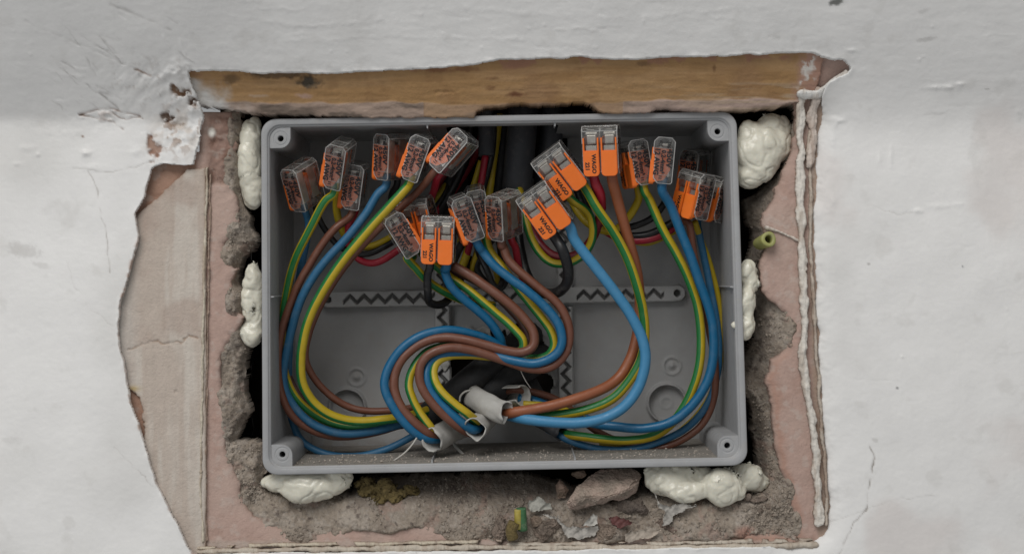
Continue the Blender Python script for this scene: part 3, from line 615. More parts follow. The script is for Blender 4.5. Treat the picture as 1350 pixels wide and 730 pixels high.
# dust and crumbs on the floor of the box
def crumbs(name, n, fn, rmin, rmax, m, label, cat):
    rnd = random.Random(len(name)+n); V = []; F = []
    FT = [(0,2,4),(2,1,4),(1,3,4),(3,0,4),(2,0,5),(1,2,5),(3,1,5),(0,3,5)]
    for _ in range(n):
        p = fn(rnd); r = rnd.uniform(rmin, rmax)*(rnd.random()**2+.4)*SC; b0 = len(V)
        q = Matrix.Rotation(rnd.uniform(0, 6.3), 3, Vector((rnd.uniform(-1, 1), rnd.uniform(-1, 1), rnd.uniform(-1, 1))).normalized())
        for ax in ((1,0,0),(-1,0,0),(0,1,0),(0,-1,0),(0,0,1),(0,0,-1)): V.append(p+q @ Vector(ax)*r*rnd.uniform(.5, 1.1))
        F += [tuple(b0+k for k in t) for t in FT]
    o = link(name, pmesh(name, V, F), m, smooth=False); tag(o, label, cat, None, 'stuff'); return o
crumbs('plaster_dust', 1500, lambda r: Bx(r.uniform(40, 600), BH-11.3-abs(r.gauss(0, .8)), r.betavariate(1.2, 1.4)*205+8), 0.5, 2.2, M['dust'], 'pale plaster dust and crumbs lying along the floor of the grey box', 'dust')
# ================================================================== CONNECTORS
def bevbox(bm, u0, u1, v0, v1, n0, n1, bev=0.0):
    g_ = bmesh.ops.create_cube(bm, size=1)['verts']
    for v in g_: v.co = Vector(((u0+u1)/2+v.co.x*(u1-u0), (v0+v1)/2+v.co.y*(v1-v0), (n0+n1)/2+v.co.z*(n1-n0)))
    if bev:
        es = list({e for v in g_ for e in v.link_edges}); bmesh.ops.bevel(bm, geom=es, offset=bev, segments=2, affect='EDGES', profile=.5)
def extr(bm, outline, z0, z1, axis='n', bev=0):
    """outline (a,b) extruded; axis 'n': (u,v) outline, axis 'u': (v,n) outline"""
    f = (lambda a, b, z: (a, b, z)) if axis == 'n' else (lambda a, b, z: (z, a, b))
    A = [bm.verts.new(f(a, b, z0)) for a, b in outline]; B = [bm.verts.new(f(a, b, z1)) for a, b in outline]
    n = len(A); fs = [bm.faces.new(A), bm.faces.new(B)]
    for i in range(n): fs.append(bm.faces.new((A[i], A[(i+1) % n], B[(i+1) % n], B[i])))
    bmesh.ops.recalc_face_normals(bm, faces=fs)
    if bev: bmesh.ops.bevel(bm, geom=list({e for f_ in fs for e in f_.edges}), offset=bev, segments=2, affect='EDGES', clamp_overlap=True)
def bmdone(bm, name, scale=SC):
    for v in bm.verts: v.co *= scale
    me = bpy.data.meshes.new(name); bm.to_mesh(me); bm.free(); return me
def text_mesh(name, lines, M4, offset=0.0):
    """lines: (string, size, x, y, xscale) -> one mesh in the connector frame"""
    bm = bmesh.new()
    for (s, size, x, y, xs_) in lines:
        cu = bpy.data.curves.new('t', 'FONT'); cu.body = s; cu.size = size; cu.resolution_u = 2; cu.offset = offset*size; cu.align_x = 'CENTER'; cu.align_y = 'CENTER'; cu.extrude = 0.12
        ob = bpy.data.objects.new('t', cu); COL.objects.link(ob)
        dg = bpy.context.evaluated_depsgraph_get(); me = bpy.data.meshes.new_from_object(ob.evaluated_get(dg))
        me.transform(M4 @ Matrix.Translation((x, y, 0)) @ Matrix.Diagonal((xs_, 1, 1, 1))); bm.from_mesh(me)
        bpy.data.objects.remove(ob); bpy.data.curves.remove(cu); bpy.data.meshes.remove(me)
    return bmdone(bm, name)
def basis(xd, yd, nd, o_):
    m4 = Matrix.Identity(4)
    for i, c in enumerate((xd, yd, nd, o_)):
        for r_ in range(3): m4[r_][i] = c[r_]
    return m4
def kind_meshes(Wc, Lc, Tc):
    pw_ = Wc/2; K = {'W': Wc, 'L': Lc, 'T': Tc}; hw, hl, ht_ = Wc/2, Lc/2, Tc/2
    bm = bmesh.new()
    prof_ = [(-hl+2, -ht_), (hl-5, -ht_), (hl, -ht_+5), (hl, ht_-6), (hl-6, ht_-1), (hl*0.30, ht_-1), (hl*0.24, ht_-4), (-hl+7, ht_-4), (-hl, ht_-10), (-hl, -ht_+2)]
    extr(bm, prof_, -hw, hw, 'u', 0.9)
    nb = len(bm.faces)
    def bar(p, q, t=.55):
        p, q = Vector(p), Vector(q); dd = (q-p).normalized(); a_ = dd.orthogonal().normalized(); b_ = dd.cross(a_)
        A = [bm.verts.new(p+(a_*i+b_*j)*t) for i, j in ((1, 0), (0, 1), (-1, 0), (0, -1))]; B = [bm.verts.new(q+(a_*i+b_*j)*t) for i, j in ((1, 0), (0, 1), (-1, 0), (0, -1))]
        for i in range(4): bm.faces.new((A[i], A[(i+1) % 4], B[(i+1) % 4], B[i])).material_index = 1
    for i in range(len(prof_)):
        (v0, n0), (v1, n1) = prof_[i], prof_[(i+1) % len(prof_)]
        k_ = .97
        for u_ in (-hw+.6, hw-.6): bar((u_, v0*k_, n0*k_), (u_, v1*k_, n1*k_), .8)  # pale bars paint bright highlights along the housing edges
        if i in (1, 2, 3, 4, 9): bar((-hw+.6, v0*k_, n0*k_), (hw-.6, v0*k_, n0*k_), .7)
    # moulded partition between the two ways and little pockets at the blind end
    bar((0, -hl+3, ht_-5), (0, hl-3, ht_-5), .8); bar((0, hl-1, -ht_+4), (0, hl-1, ht_-7), .9)
    for sx_ in (-1, 1):
        bar((sx_*pw_*.5-5, hl-5, ht_-4), (sx_*pw_*.5+5, hl-5, ht_-4), .8); bar((sx_*pw_*.5-5, hl-14, ht_-3), (sx_*pw_*.5+5, hl-14, ht_-3), .8)
        bar((sx_*(hw-.6), hl-15, -ht_+3), (sx_*(hw-.6), hl-15, ht_-4), .6); bar((sx_*(hw-.6), -hl+12, -ht_+3), (sx_*(hw-.6), -hl+12, ht_-12), .6)
    K['housing'] = bmdone(bm, 'housing'); K['housing'].materials.append(M['clear']); K['housing'].materials.append(M['clear_edge_highlight'])
    pw = Wc/2
    for i in range(2):
        cx = -hw+pw*(i+.5); a = pw/2-1.4
        bm = bmesh.new()
        # lever paddle with rounded lower corners, window frame arms above
        vb, vm, vt = -hl-1.5, -hl+Lc*.50, -hl+Lc*.76
        r = 5.0; out = []
        for (ccx, a0) in ((cx-a+r, 180), (cx+a-r, 270)):
            for k in range(6):
                t = R(a0+90*k/5); out.append((ccx+r*math.cos(t), vb+r+r*math.sin(t)))
        out += [(cx+a, vm), (cx-a, vm)]
        extr(bm, out, ht_-5, ht_+1.5, 'n', 0.8)
        bevbox(bm, cx-a, cx-a+2.0, vm-1, vt, ht_-6, ht_+0.6, .4); bevbox(bm, cx+a-2.0, cx+a, vm-1, vt, ht_-6, ht_+.6, .4)
        # side cheeks of the lever running down inside the housing
        for sx_ in (cx-a+1.2, cx+a-1.2):
            extr(bm, [(-hl+2, ht_-5), (-hl+Lc*.76, ht_-5), (-hl+Lc*.76, -ht_*.70), (-hl+Lc*.30, -ht_*.72), (-hl+5, -ht_*.2)], sx_-.6, sx_+.6, 'u')
        K['lever%d' % i] = bmdone(bm, 'lever')
        bm = bmesh.new()
        bevbox(bm, cx-a+3, cx+a-3, vm-4, vm+Lc*.10, ht_-9, ht_-4.5, .6); bevbox(bm, cx-a+4, cx+a-4, vm+Lc*.12, vt+3, ht_-13, ht_-8, 1.2)
        bevbox(bm, cx-a+3, cx+a-3, -hl+10, hl-9, -ht_+5, -ht_+7.5, .4); bevbox(bm, cx-a+3, cx+a-3, hl-12, hl-9, -ht_+5, ht_-9, .4)
        K['clamp%d' % i] = bmdone(bm, 'metal_clamp')
    cx = -hw+pw*.5
    m4 = basis((0, -1, 0), (1, 0, 0), (0, 0, 1), (cx, -hl+Lc*.235, ht_+1.75))
    K['mark'] = text_mesh('printed_mark', [('WAGO', Lc*.118, 0, pw*.15, 1.02), ('221', Lc*.115, Lc*.05, -pw*.22, 1.0)], m4, 0.035)
    for sgn, nm in ((1, 'sideA'), (-1, 'sideB')):
        # reads along the length
        m4 = basis((0, -sgn, 0), (0, 0, sgn*sgn), (-sgn*-1, 0, 0), (sgn*(hw+.15), 0, 0)) if False else basis((0, -1, 0), (0, 0, -sgn), (sgn, 0, 0), (sgn*(hw+.2), 0, 0))
        K[nm] = text_mesh('printed_rating', [('450V', Lc*.17, -Lc*.05, Tc*.28, 1.1), ('0.2-4mm\u00b2', Lc*.135, Lc*.03, Tc*.00, .95), ('12 AWG', Lc*.155, Lc*.03, -Tc*.28, 1.0), ('T85', Lc*.10, -Lc*.34, Tc*.22, 1.0), ('VDE', Lc*.08, -Lc*.36, -Tc*.16, 1.0), ('11', Lc*.09, Lc*.36, -Tc*.06, 1.0)], m4, 0.038)
    return K
KS = kind_meshes(44.5, 62.5, 29.5); KL = kind_meshes(48, 65, 31)
GC = 'lever connectors joining the wires inside the grey box'
PORT = {}
def connector(key, K, x, y, d, roll, yaw, pitch, label):
    Mx = Matrix.Translation(at(x, y, d)) @ Matrix.Rotation(R(roll), 4, 'Y') @ Matrix.Rotation(R(pitch), 4, 'X') @ Matrix.Rotation(R(yaw), 4, 'Z') @ basis((1, 0, 0), (0, 0, 1), (0, -1, 0), (0, 0, 0))
    e = empty('lever_connector', (0, 0, 0), label, 'connector', GC); e.matrix_world = Mx
    for nm, kk, m in (('housing', 'housing', 'clear'), ('lever', 'lever0', 'orange'), ('lever', 'lever1', 'orange'), ('metal_clamp', 'clamp0', 'metal'), ('metal_clamp', 'clamp1', 'metal'), ('printed_mark', 'mark', 'ink'), ('printed_rating', 'sideA', 'ink'), ('printed_rating', 'sideB', 'ink')):
        o = bpy.data.objects.new(nm, K[kk])
        if not K[kk].materials: K[kk].materials.append(M[m])
        COL.objects.link(o); o.parent = e
    for i in (0, 1):
        cx = -K['W']/2+K['W']/2*(i+.5)
        PORT[key, i] = [Mx @ Vector((cx*SC, (-K['L']/2+9)*SC, -K['T']*.10*SC)), Mx @ Vector((cx*SC, (-K['L']/2-8)*SC, -K['T']*.10*SC))]
connector('C1', KS, 399, 243, 62, -12, -128, 24, 'clear and orange lever connector nearest the left wall of the grey box')
connector('C2', KS, 446, 215, 42, 11, -100, 22, 'tall leaning connector holding a green and yellow wire, second from the box left wall')
connector('C3', KS, 468, 244, 80, 9, -97, 12, 'smaller low connector behind, gripping a brown and a red wire at upper left')
connector('C4', KS, 516, 206, 62, 3, -128, 10, 'upright connector with its wide clear back turned right and a blue wire below')
connector('C5', KS, 551, 207, 42, 20, -97, 12, 'tilted connector clamping the thick yellow and green wire that sweeps down left')
connector('C6', KS, 597, 200, 30, 42, -106, 10, 'strongly tilted connector over a brown and a red wire beside the dark opening')
connector('C7', KS, 529, 307, 46, -31, 97, 14, 'connector tipped to the left with a yellow and green wire leaving its lower end')
connector('C8', KS, 553, 290, 84, -14, -22, 16, 'half hidden connector with orange levers behind the front facing pair')
connector('C9', KS, 578, 315, 38, 2, -4, 8, 'front facing connector with a black wire looping below and a dusty blue wire')
connector('C10', KS, 613, 287, 42, -20, -84, 12, 'slanted connector above the blue wire at the middle of the box')
connector('C11', KS, 630, 276, 78, -12, -90, 14, 'dark connector tucked behind the slanted one at the middle of the box')
connector('C12', KS, 664, 283, 52, -3, -128, 18, 'clear backed connector with a brown and a red wire beside the grey cable')
connector('C13', KL, 718, 275, 14, -36, -13, 8, 'large orange connector, lower of the two tilted ones, with light blue and black wires')
connector('C14', KL, 738, 225, 26, -38, -13, 8, 'large orange connector, upper of the two tilted ones, with green and yellow wires')
connector('C15', KL, 793, 197, 18, -3, -12, 10, 'large upright orange connector with a red and a reddish brown wire below')
connector('C16', KS, 837, 215, 62, -10, -74, 4, 'connector with its side turned forward beside the large upright orange one')
connector('C17', KS, 874, 211, 42, 5, -95, 6, 'upright narrow connector with a bright blue wire at the upper right')
connector('C18', KS, 914, 256, 58, 12, -52, 8, 'connector with orange levers and side print near the right wall, front of three')
connector('C19', KS, 936, 260, 96, 14, -40, 6, 'connector showing one orange lever end against the right wall of the box')
connector('C20', KS, 915, 226, 130, 4, -120, 10, 'dim connector deepest in the upper right corner of the box')
# ================================================================== WIRES
def spline(P, sub=7):
    P = [Vector(p) for p in P]; out = []
    Q = [P[0]*2-P[1]]+P+[P[-1]*2-P[-2]]
    for i in range(1, len(Q)-2):
        p0, p1, p2, p3 = Q[i-1:i+3]
        t0 = 0; t1 = t0+max((p1-p0).length, 1e-6)**.5; t2 = t1+max((p2-p1).length, 1e-6)**.5; t3 = t2+max((p3-p2).length, 1e-6)**.5
        for k in range(sub):
            t = t1+(t2-t1)*k/sub
            A1 = p0*((t1-t)/(t1-t0))+p1*((t-t0)/(t1-t0)); A2 = p1*((t2-t)/(t2-t1))+p2*((t-t1)/(t2-t1)); A3 = p2*((t3-t)/(t3-t2))+p3*((t-t2)/(t3-t2))
            B1 = A1*((t2-t)/(t2-t0))+A2*((t-t0)/(t2-t0)); B2 = A2*((t3-t)/(t3-t1))+A3*((t-t1)/(t3-t1))
            out.append(B1*((t2-t)/(t2-t1))+B2*((t-t1)/(t2-t1)))
    out.append(P[-1])
    for _ in range(2): out = [out[0]]+[(out[i-1]+out[i]*2+out[i+1])/4 for i in range(1, len(out)-1)]+[out[-1]]
    return out
def frames(c):
    T = [(c[min(i+1, len(c)-1)]-c[max(i-1, 0)]).normalized() for i in range(len(c))]
    U = []; u = Vector((0, -1, 0)); u = (u-T[0]*u.dot(T[0]));
    if u.length < 1e-3: u = Vector((1, 0, 0))-T[0]*T[0].x
    u.normalize()
    for t in T:
        q = Vector((0, -1, 0)); q = q-t*q.dot(t)
        u = q if q.length > .25 else u-t*u.dot(t)
        u.normalize(); U.append(u)
    return T, U
def tube_mesh(name, c, r, n=14, stripes=None, r2=None, tw=0.0, a0=0.0, cap=True):
    T, U = frames(c); V = []; F = []; MI = []
    for i, p in enumerate(c):
        v = T[i].cross(U[i]); ang0 = a0+tw*i
        for k in range(n):
            a = ang0+2*math.pi*k/n; V.append(p+(U[i]*math.cos(a)*(r2 or r)+v*math.sin(a)*r)*SC)
    for i in range(len(c)-1):
        for k in range(n):
            F.append((i*n+k, i*n+(k+1) % n, (i+1)*n+(k+1) % n, (i+1)*n+k)); MI.append(1 if stripes and k in stripes else 0)
    if cap:
        F.append(tuple(range(n))[::-1]); F.append(tuple((len(c)-1)*n+k for k in range(n))); MI += [0, 0]
    me = pmesh(name, V, F); me.polygons.foreach_set('material_index', MI); return me
EN = {'blue': 'blue_wire', 'lblue': 'blue_wire', 'dblue': 'blue_wire', 'brown': 'brown_wire', 'rbrown': 'brown_wire', 'dbrown': 'brown_wire', 'earth': 'earth_wire', 'black': 'black_wire', 'red': 'red_wire', 'dred': 'red_wire'}
GW = 'insulated wires looping inside the grey box'
rw = random.Random(3)
def wire(kind, r_, pts, label, port=None, a0=0.6, tw=0.012, st=6, endport=None):
    r = r_*.93; P = []
    if port: P += PORT[port]
    P += [at(*p) for p in pts]
    if endport: P += PORT[endport][::-1]
    c = spline(P); sd_ = rw.uniform(0, 99)
    for i, p in enumerate(c):
        e_ = min(1, i/8, (len(c)-1-i)/8); c[i] = p+mnoise.noise_vector(Vector((i*.09+sd_, 0, 0)))*1.6*SC*e_+mnoise.noise_vector(Vector((i*.4, sd_, 0)))*.25*SC*e_
    if kind == 'earth':
        ac = a0+st/2*0.393; nn = 5
        me = tube_mesh('earth_wire', c, r, 24, set(range(0, nn)), a0=ac-nn/2*.2618, tw=tw*.6); me.materials.append(M['yellow']); me.materials.append(M['green'])
    else:
        me = tube_mesh(EN[kind], c, r, 14); me.materials.append(M[kind])
    o = link(EN[kind], me); tag(o, label, 'wire', GW)
    return o
# --- left bundle
wire('earth', 6.2, [(428,264,48),(410,300,58),(389,345,70),(376,395,84),(371,440,92),(373,480,96),(386,518,100),(412,545,104),(450,561,106),(500,562,110),(560,548,128),(600,540,150)], 'green and yellow wire running outermost down the left side of the box', ('C2', 1), a0=-.98, tw=0.004, st=5)
wire('earth', 5.6, [(444,270,84),(448,295,100),(458,315,120),(480,326,132),(508,318,142),(540,296,158),(575,262,170),(605,215,190),(612,185,190)], 'green and yellow wire dipping from the second connector then rising to the top opening', ('C2', 0), a0=2.4)
wire('dblue', 5.4, [(407,296,76),(400,340,92),(388,400,108),(382,450,116),(380,500,120),(383,548,122),(397,580,122),(430,598,118),(470,601,116),(510,591,116),(548,572,120),(585,552,150)], 'blue wire making the lowest loop along the bottom left of the box', ('C1', 1))
wire('black', 4.6, [(420,285,86),(432,308,100),(448,326,112),(480,335,122),(512,322,132),(545,300,150),(585,260,170),(600,200,190)], 'thin black wire arching behind the yellow ones at upper left', ('C1', 0))
wire('brown', 5.8, [(444,298,68),(424,322,70),(406,353,72),(391,381,74),(379,412,76),(370,445,78),(367,480,78),(370,515,80),(381,543,84),(403,562,92),(440,574,104),(485,571,118),(530,559,128),(590,540,150)], 'brown wire curving down left side from the low connector and round the corner', ('C3', 1))
wire('red', 5.4, [(461,296,106),(459,322,116),(472,341,122),(492,346,128),(515,336,134),(550,306,150),(590,262,170),(628,205,185),(634,180,180)], 'crimson wire sagging below the black one at upper left', ('C3', 0))
wire('dblue', 6.2, [(498,256,58),(482,283,56),(462,308,56),(440,332,58),(417,359,60),(398,392,66),(386,425,74),(378,465,82),(374,500,86),(382,527,88),(407,556,90),(447,570,94),(492,567,104),(540,554,124),(590,535,150)], 'faded blue wire sweeping from the wide backed connector down the left side', ('C4', 1))
wire('black', 5.0, [(517,256,90),(516,285,120),(520,300,150)], 'short black wire dropping behind the wide backed connector', ('C4', 0))
wire('earth', 6.9, [(532,251,34),(503,283,34),(470,322,36),(441,358,40),(419,394,44),(404,432,50),(397,470,56),(400,506,62),(413,531,70),(437,548,78),(470,556,86),(510,553,96),(548,546,112),(590,530,150)], 'thick yellow and green wire sweeping in front of the left bundle', ('C5', 1), a0=0.0, tw=-0.002, st=5)
wire('brown', 5.4, [(552,250,52),(520,281,66),(484,318,84),(450,358,98),(424,398,108),(407,440,112),(403,474,114),(421,507,118),(448,530,122),(480,541,126),(520,541,132),(570,532,150),(610,520,170)], 'dark brown wire hidden behind the thick yellow one, inner left loop', ('C6', 1))
wire('red', 5.4, [(573,248,70),(566,270,110),(552,300,140),(540,330,160)], 'red wire dropping from the strongly tilted connector', ('C6', 0))
# --- wires entering by the opening at the top
wire('red', 5.2, [(640,205,120),(634,240,122),(628,272,124),(620,320,140),(612,350,160)], 'red wire hanging straight down from the black sleeve at the top')
wire('earth', 4.6, [(634,212,126),(626,240,128),(616,275,132),(606,320,150)], 'thin green wire beside the red one under the black sleeve')
wire('earth', 5.8, [(658,150,150),(654,190,146),(648,235,142),(642,280,140),(634,320,150),(620,360,165)], 'yellow and green wire hanging just left of the fat grey cable', a0=2.2, st=5)
wire('earth', 6.4, [(622,300,150),(616,330,150),(608,355,152),(596,380,168)], 'olive yellow wire standing behind the front facing connector', a0=2.8, st=5)
wire('black', 6.0, [(650,150,128),(648,200,128),(636,250,134),(618,300,142),(598,345,150),(590,380,170)], 'black wire running from the top opening down behind the middle connectors')
wire('black', 6.0, [(622,150,160),(615,200,158),(596,250,160),(572,290,165),(550,318,172)], 'black wire slanting left from the top opening behind the half hidden connector')
wire('black', 5.0, [(668,240,150),(662,290,150),(640,330,150),(628,352,160),(640,372,160),(660,380,150),(672,360,150)], 'black wire curling below the clear backed connector in front of the back panel')
wire('dred', 5.0, [(612,150,176),(600,200,172),(580,240,165),(566,262,150)], 'dark red wire hidden left of the black sleeve at the top opening')
# --- S bend, inner group
wire('earth', 6.2, [(536,340,48),(546,352,56),(562,368,70),(590,387,92),(622,399,120),(650,402,150)], 'yellow and green wire from the tipped connector passing under the blue one', ('C7', 1), a0=-.9, tw=0)
wire('earth', 6.2, [(560,338,74),(585,360,74),(611,376,72),(633,393,70),(656,414,68),(676,432,66),(690,448,64),(688,462,64),(668,465,66),(633,459,66),(590,456,64),(563,464,62),(546,482,58),(539,503,54),(543,524,50),(553,544,47),(566,562,46),(578,575,60),(594,576,90)], 'green and yellow wire in the inner S bend entering the left white sheath', ('C8', 0), a0=-.7, tw=.006, st=6)
wire('dbrown', 6.0, [(590,352,84),(618,366,84),(648,385,82),(672,406,80),(690,428,78),(696,448,76),(684,463,78),(655,462,80),(620,455,82),(580,454,80)], 'darker brown wire doubled beneath the brown one of the inner S bend', ('C8', 1))
wire('brown', 6.9, [(597,350,66),(625,366,60),(656,388,56),(684,412,54),(702,437,52),(702,456,50),(688,464,50),(661,460,50),(620,449,50),(584,444,50),(556,452,48),(533,470,46),(521,494,44),(521,516,42),(531,539,40),(549,559,40),(568,573,46),(590,574,80)], 'brown wire of the inner S bend entering the left white sheath')
wire('blue', 6.6, [(586,356,52),(594,376,56),(611,393,62),(635,414,70),(652,433,76),(661,452,84),(655,461,90)], 'blue wire dropping from front facing connector behind the brown bend', ('C9', 1))
wire('blue', 6.5, [(668,462,84),(645,448,74),(618,439,62),(590,435,54),(556,442,48),(530,459,44),(513,484,42),(507,509,40),(515,532,38),(531,555,38),(550,571,40),(570,579,50),(592,574,84)], 'bright blue wire forming the outer left curve of the S bend')
# --- S bend, outer group
wire('blue', 6.6, [(636,332,48),(652,351,46),(673,368,44),(699,387,42),(722,407,42),(738,430,42),(741,453,42),(730,470,42),(708,478,44),(675,474,48),(645,467,54),(612,463,56),(586,467,52),(568,478,48),(563,495,44),(569,516,42),(586,537,40),(608,556,40),(624,566,48),(634,562,80)], 'bright blue wire of the outer S bend entering the middle white sheath', ('C10', 1))
wire('brown', 6.6, [(663,325,56),(668,340,56),(684,358,54),(709,379,52),(734,400,50),(749,424,50),(751,448,50),(743,469,50),(726,483,50),(700,485,52),(661,474,50),(620,461,46),(590,458,42),(567,466,40),(555,483,38),(554,503,38),(563,522,38),(581,542,38),(603,561,42),(620,570,60),(634,566,90)], 'brown wire on the outside of the outer S bend, turning beside the right zigzag rail', ('C12', 1))
wire('earth', 6.2, [(646,330,82),(664,354,74),(688,386,68),(708,411,64),(726,436,62),(730,456,62),(722,469,64),(700,472,68),(660,470,70),(620,467,64),(592,469,54),(576,478,48),(572,494,42),(579,513,38),(598,532,34),(616,545,36),(630,556,60)], 'yellow and green wire inside the outer S bend, ending at the middle white sheath', ('C11', 1), a0=-.3, tw=.003, st=6)
wire('red', 5.6, [(679,326,80),(684,350,100),(692,372,130),(700,385,165)], 'crimson wire below the clear backed connector beside the grey cable', ('C12', 0))
wire('black', 4.8, [(631,335,80),(642,358,80),(650,376,84),(659,380,92),(664,365,104),(660,335,130),(655,300,160)], 'thin black wire hooked below the slanted connector', ('C10', 0))
wire('earth', 5.2, [(642,330,104),(652,350,106),(657,366,112),(650,380,140)], 'short yellow green wire between the thin black hook and the blue wire', ('C11', 0), a0=1.0)
wire('black', 6.0, [(564,360,52),(563,382,60),(566,398,74),(578,402,88),(592,393,110),(606,372,140),(620,340,170)], 'black wire hooked under the front facing connector over the left rail', ('C9', 0))
wire('black', 8.0, [(741,328,20),(748,350,30),(747,372,48),(734,386,66),(714,385,84),(698,368,100),(688,340,112),(682,300,130),(678,250,150)], 'thick black wire making the big hook under the lower tilted connector', ('C13', 0))
wire('earth', 6.0, [(777,282,60),(782,310,70),(772,333,80),(752,347,86),(730,347,90),(712,333,96),(698,308,104),(690,275,116),(680,230,150)], 'green and yellow wire looping behind the thick black hook', ('C14', 0), a0=-2.1, tw=0, st=6)
wire('dred', 6.6, [(790,262,52),(789,292,70),(778,318,86),(758,336,98),(732,338,104),(712,322,112),(698,296,124),(690,260,150)], 'dark red wire looping behind the light blue wire', ('C15', 0))
# --- right side, big wires
wire('lblue', 7.8, [(757,315,22),(783,350,26),(808,382,30),(832,415,34),(847,446,38),(851,476,40),(843,508,42),(825,533,42),(797,550,42),(760,557,44),(720,555,46),(690,551,52),(665,546,80)], 'thick light blue wire curving down right of centre to the right white sheath', ('C13', 1))
wire('earth', 7.0, [(787,276,36),(808,306,46),(825,337,54),(839,372,60),(848,410,66),(850,445,70),(844,475,72),(830,500,72),(806,526,70),(770,541,68),(730,547,68),(692,547,72),(665,544,90)], 'green and yellow wire from upper tilted connector, beside the thick light blue one', ('C14', 1), a0=-.6, tw=.004, st=5)
wire('rbrown', 7.8, [(813,262,42),(822,294,56),(832,325,66),(841,360,80),(844,400,90),(841,435,92),(831,472,86),(812,500,76),(785,517,64),(750,529,56),(710,538,52),(675,544,54),(655,545,80)], 'thick reddish brown wire from the upright orange connector to right white sheath', ('C15', 1))
wire('red', 7.0, [(791,255,42),(793,275,60)], 'stub of bright red wire under the upright orange connector', ('C15', 0))
# --- far right bundle
wire('earth', 6.6, [(856,262,62),(871,297,66),(887,326,70),(903,358,74),(917,394,78),(924,430,80),(924,465,80),(917,500,82),(904,532,86),(886,558,90),(862,574,92),(828,580,92),(790,578,94),(758,574,100),(735,570,130)], 'yellow and green wire in the right bundle passing left of the bright blue one', ('C16', 1), a0=-.05, tw=-.004, st=5)
wire('earth', 5.8, [(842,262,84),(828,288,100),(808,304,112),(785,300,124),(762,280,140),(745,240,160)], 'yellow wire turning left below the connector beside the upright orange one', ('C16', 0), a0=3.0, st=5)
wire('blue', 7.0, [(884,270,46),(897,304,50),(910,338,54),(922,372,58),(935,408,62),(941,440,64),(941,472,66),(932,505,68),(912,535,70),(884,557,72),(850,565,74),(815,563,78),(780,557,86),(745,545,98),(712,530,104),(684,524,112)], 'bright blue wire sweeping in front of the right bundle', ('C17', 1))
wire('black', 5.2, [(878,262,90),(862,285,104),(838,298,114),(810,302,124),(780,290,140),(760,250,165)], 'upper black wire running left behind the yellow one at right', ('C17', 0))
wire('black', 6.0, [(893,290,110),(872,302,116),(848,311,120),(815,310,128),(785,296,145),(765,250,170)], 'lower black wire arching above the red one at right', ('C20', 0))
wire('red', 6.0, [(902,286,126),(884,303,120),(858,314,120),(828,316,124),(800,306,132),(775,285,150)], 'red wire lying under the black ones at right', ('C20', 1))
wire('earth', 5.0, [(896,300,130),(876,312,130),(856,320,130),(834,317,134),(808,300,150)], 'thin yellow green wire lowest of those turning left at upper right')
wire('brown', 5.4, [(909,295,66),(913,325,72),(921,365,84),(930,405,94),(937,445,102),(943,485,104),(941,525,106),(925,559,108),(898,580,106),(866,590,108),(830,585,112),(796,573,116),(768,553,118),(742,530,116),(708,517,110),(680,513,104),(666,516,120)], 'brown wire passing behind and rounding the lower right corner of the box', ('C18', 0))
wire('dblue', 5.4, [(922,310,100),(928,340,104),(936,375,108),(944,415,110),(948,455,110),(945,495,110),(932,532,108),(908,561,104),(872,581,102),(835,592,102),(795,592,104),(762,584,106),(738,573,112),(722,566,140)], 'faded blue wire along the bottom right, under the yellow and green one', ('C19', 0))
wire('earth', 4.6, [(916,292,88),(924,315,104),(936,350,118),(948,400,126),(952,445,124),(948,488,120),(935,525,118),(912,555,116),(880,577,116),(840,588,120),(790,585,124)], 'thin green and yellow wire close to the right wall of the box', None, a0=1.2)
wire('dblue', 5.4, [(800,560,110),(765,548,118),(730,536,122),(700,527,122),(680,524,124)], 'short dark blue wire leaving the curled white sheath')
wire('earth', 4.8, [(780,556,100),(745,541,96),(715,533,90),(690,532,92)], 'short yellow wire between the brown and light blue ones near the right sheath')
wire('dbrown', 5.4, [(560,556,128),(520,561,122),(480,566,118),(440,560,116),(405,536,118),(382,500,120),(376,460,120),(380,410,116)], 'dark brown wire lowest of the left bundle')
# --- sheaths
def sheath(P, ra, rb, label, m='sheath', jag=6, seed=1, dent=.16, a0=0, endcurl=0, name='cable_sheath', cat='cable sheath', opening=2*math.pi):
    c = spline([at(*p) for p in P], 6); T, U = frames(c); n = 30; rr = random.Random(seed); V = []; F = []
    full_ = opening > 6.2
    for i, p in enumerate(c):
        v = T[i].cross(U[i])
        for k in range(n):
            a = a0+opening*k/(n if full_ else n-1); q = p+(U[i]*math.cos(a)*rb+v*math.sin(a)*ra)*SC*(1+.03*math.sin(3*a+i*.2)+dent*mnoise.noise(Vector((math.cos(a)*1.6+seed, math.sin(a)*1.6, i*.16))))
            if i == 0:
                j_ = (math.sin(a*2+seed)*.6+math.sin(a*5+seed*2)*.25+mnoise.noise(Vector((a*3, seed*3.1, 0)))*.5)*jag
                q = q-T[0]*j_*SC+(q-p)*0.05
            if i == 1: q = q+(q-p)*0.03
            V.append(q)
    for i in range(len(c)-1):
        for k in range(n if full_ else n-1): F.append((i*n+k, i*n+(k+1) % n, (i+1)*n+(k+1) % n, (i+1)*n+k))
    me = pmesh(name, V, F); o = link(name, me, M[m]); md = o.modifiers.new('s', 'SOLIDIFY'); md.thickness = 1.7*SC; md.offset = 0
    tag(o, label, cat, 'white cable sheaths cut open at the bottom of the box'); return o
sheath([(570,580,36),(582,574,60),(600,565,100),(625,550,150)], 16, 12, 'torn white cable sheath at the left gripping the inner S bend wires', seed=2, jag=8)
sheath([(626,566,36),(632,560,62),(645,548,110),(660,530,170)], 15, 12, 'torn white cable sheath in the middle around the outer S bend wires', seed=5, jag=8)
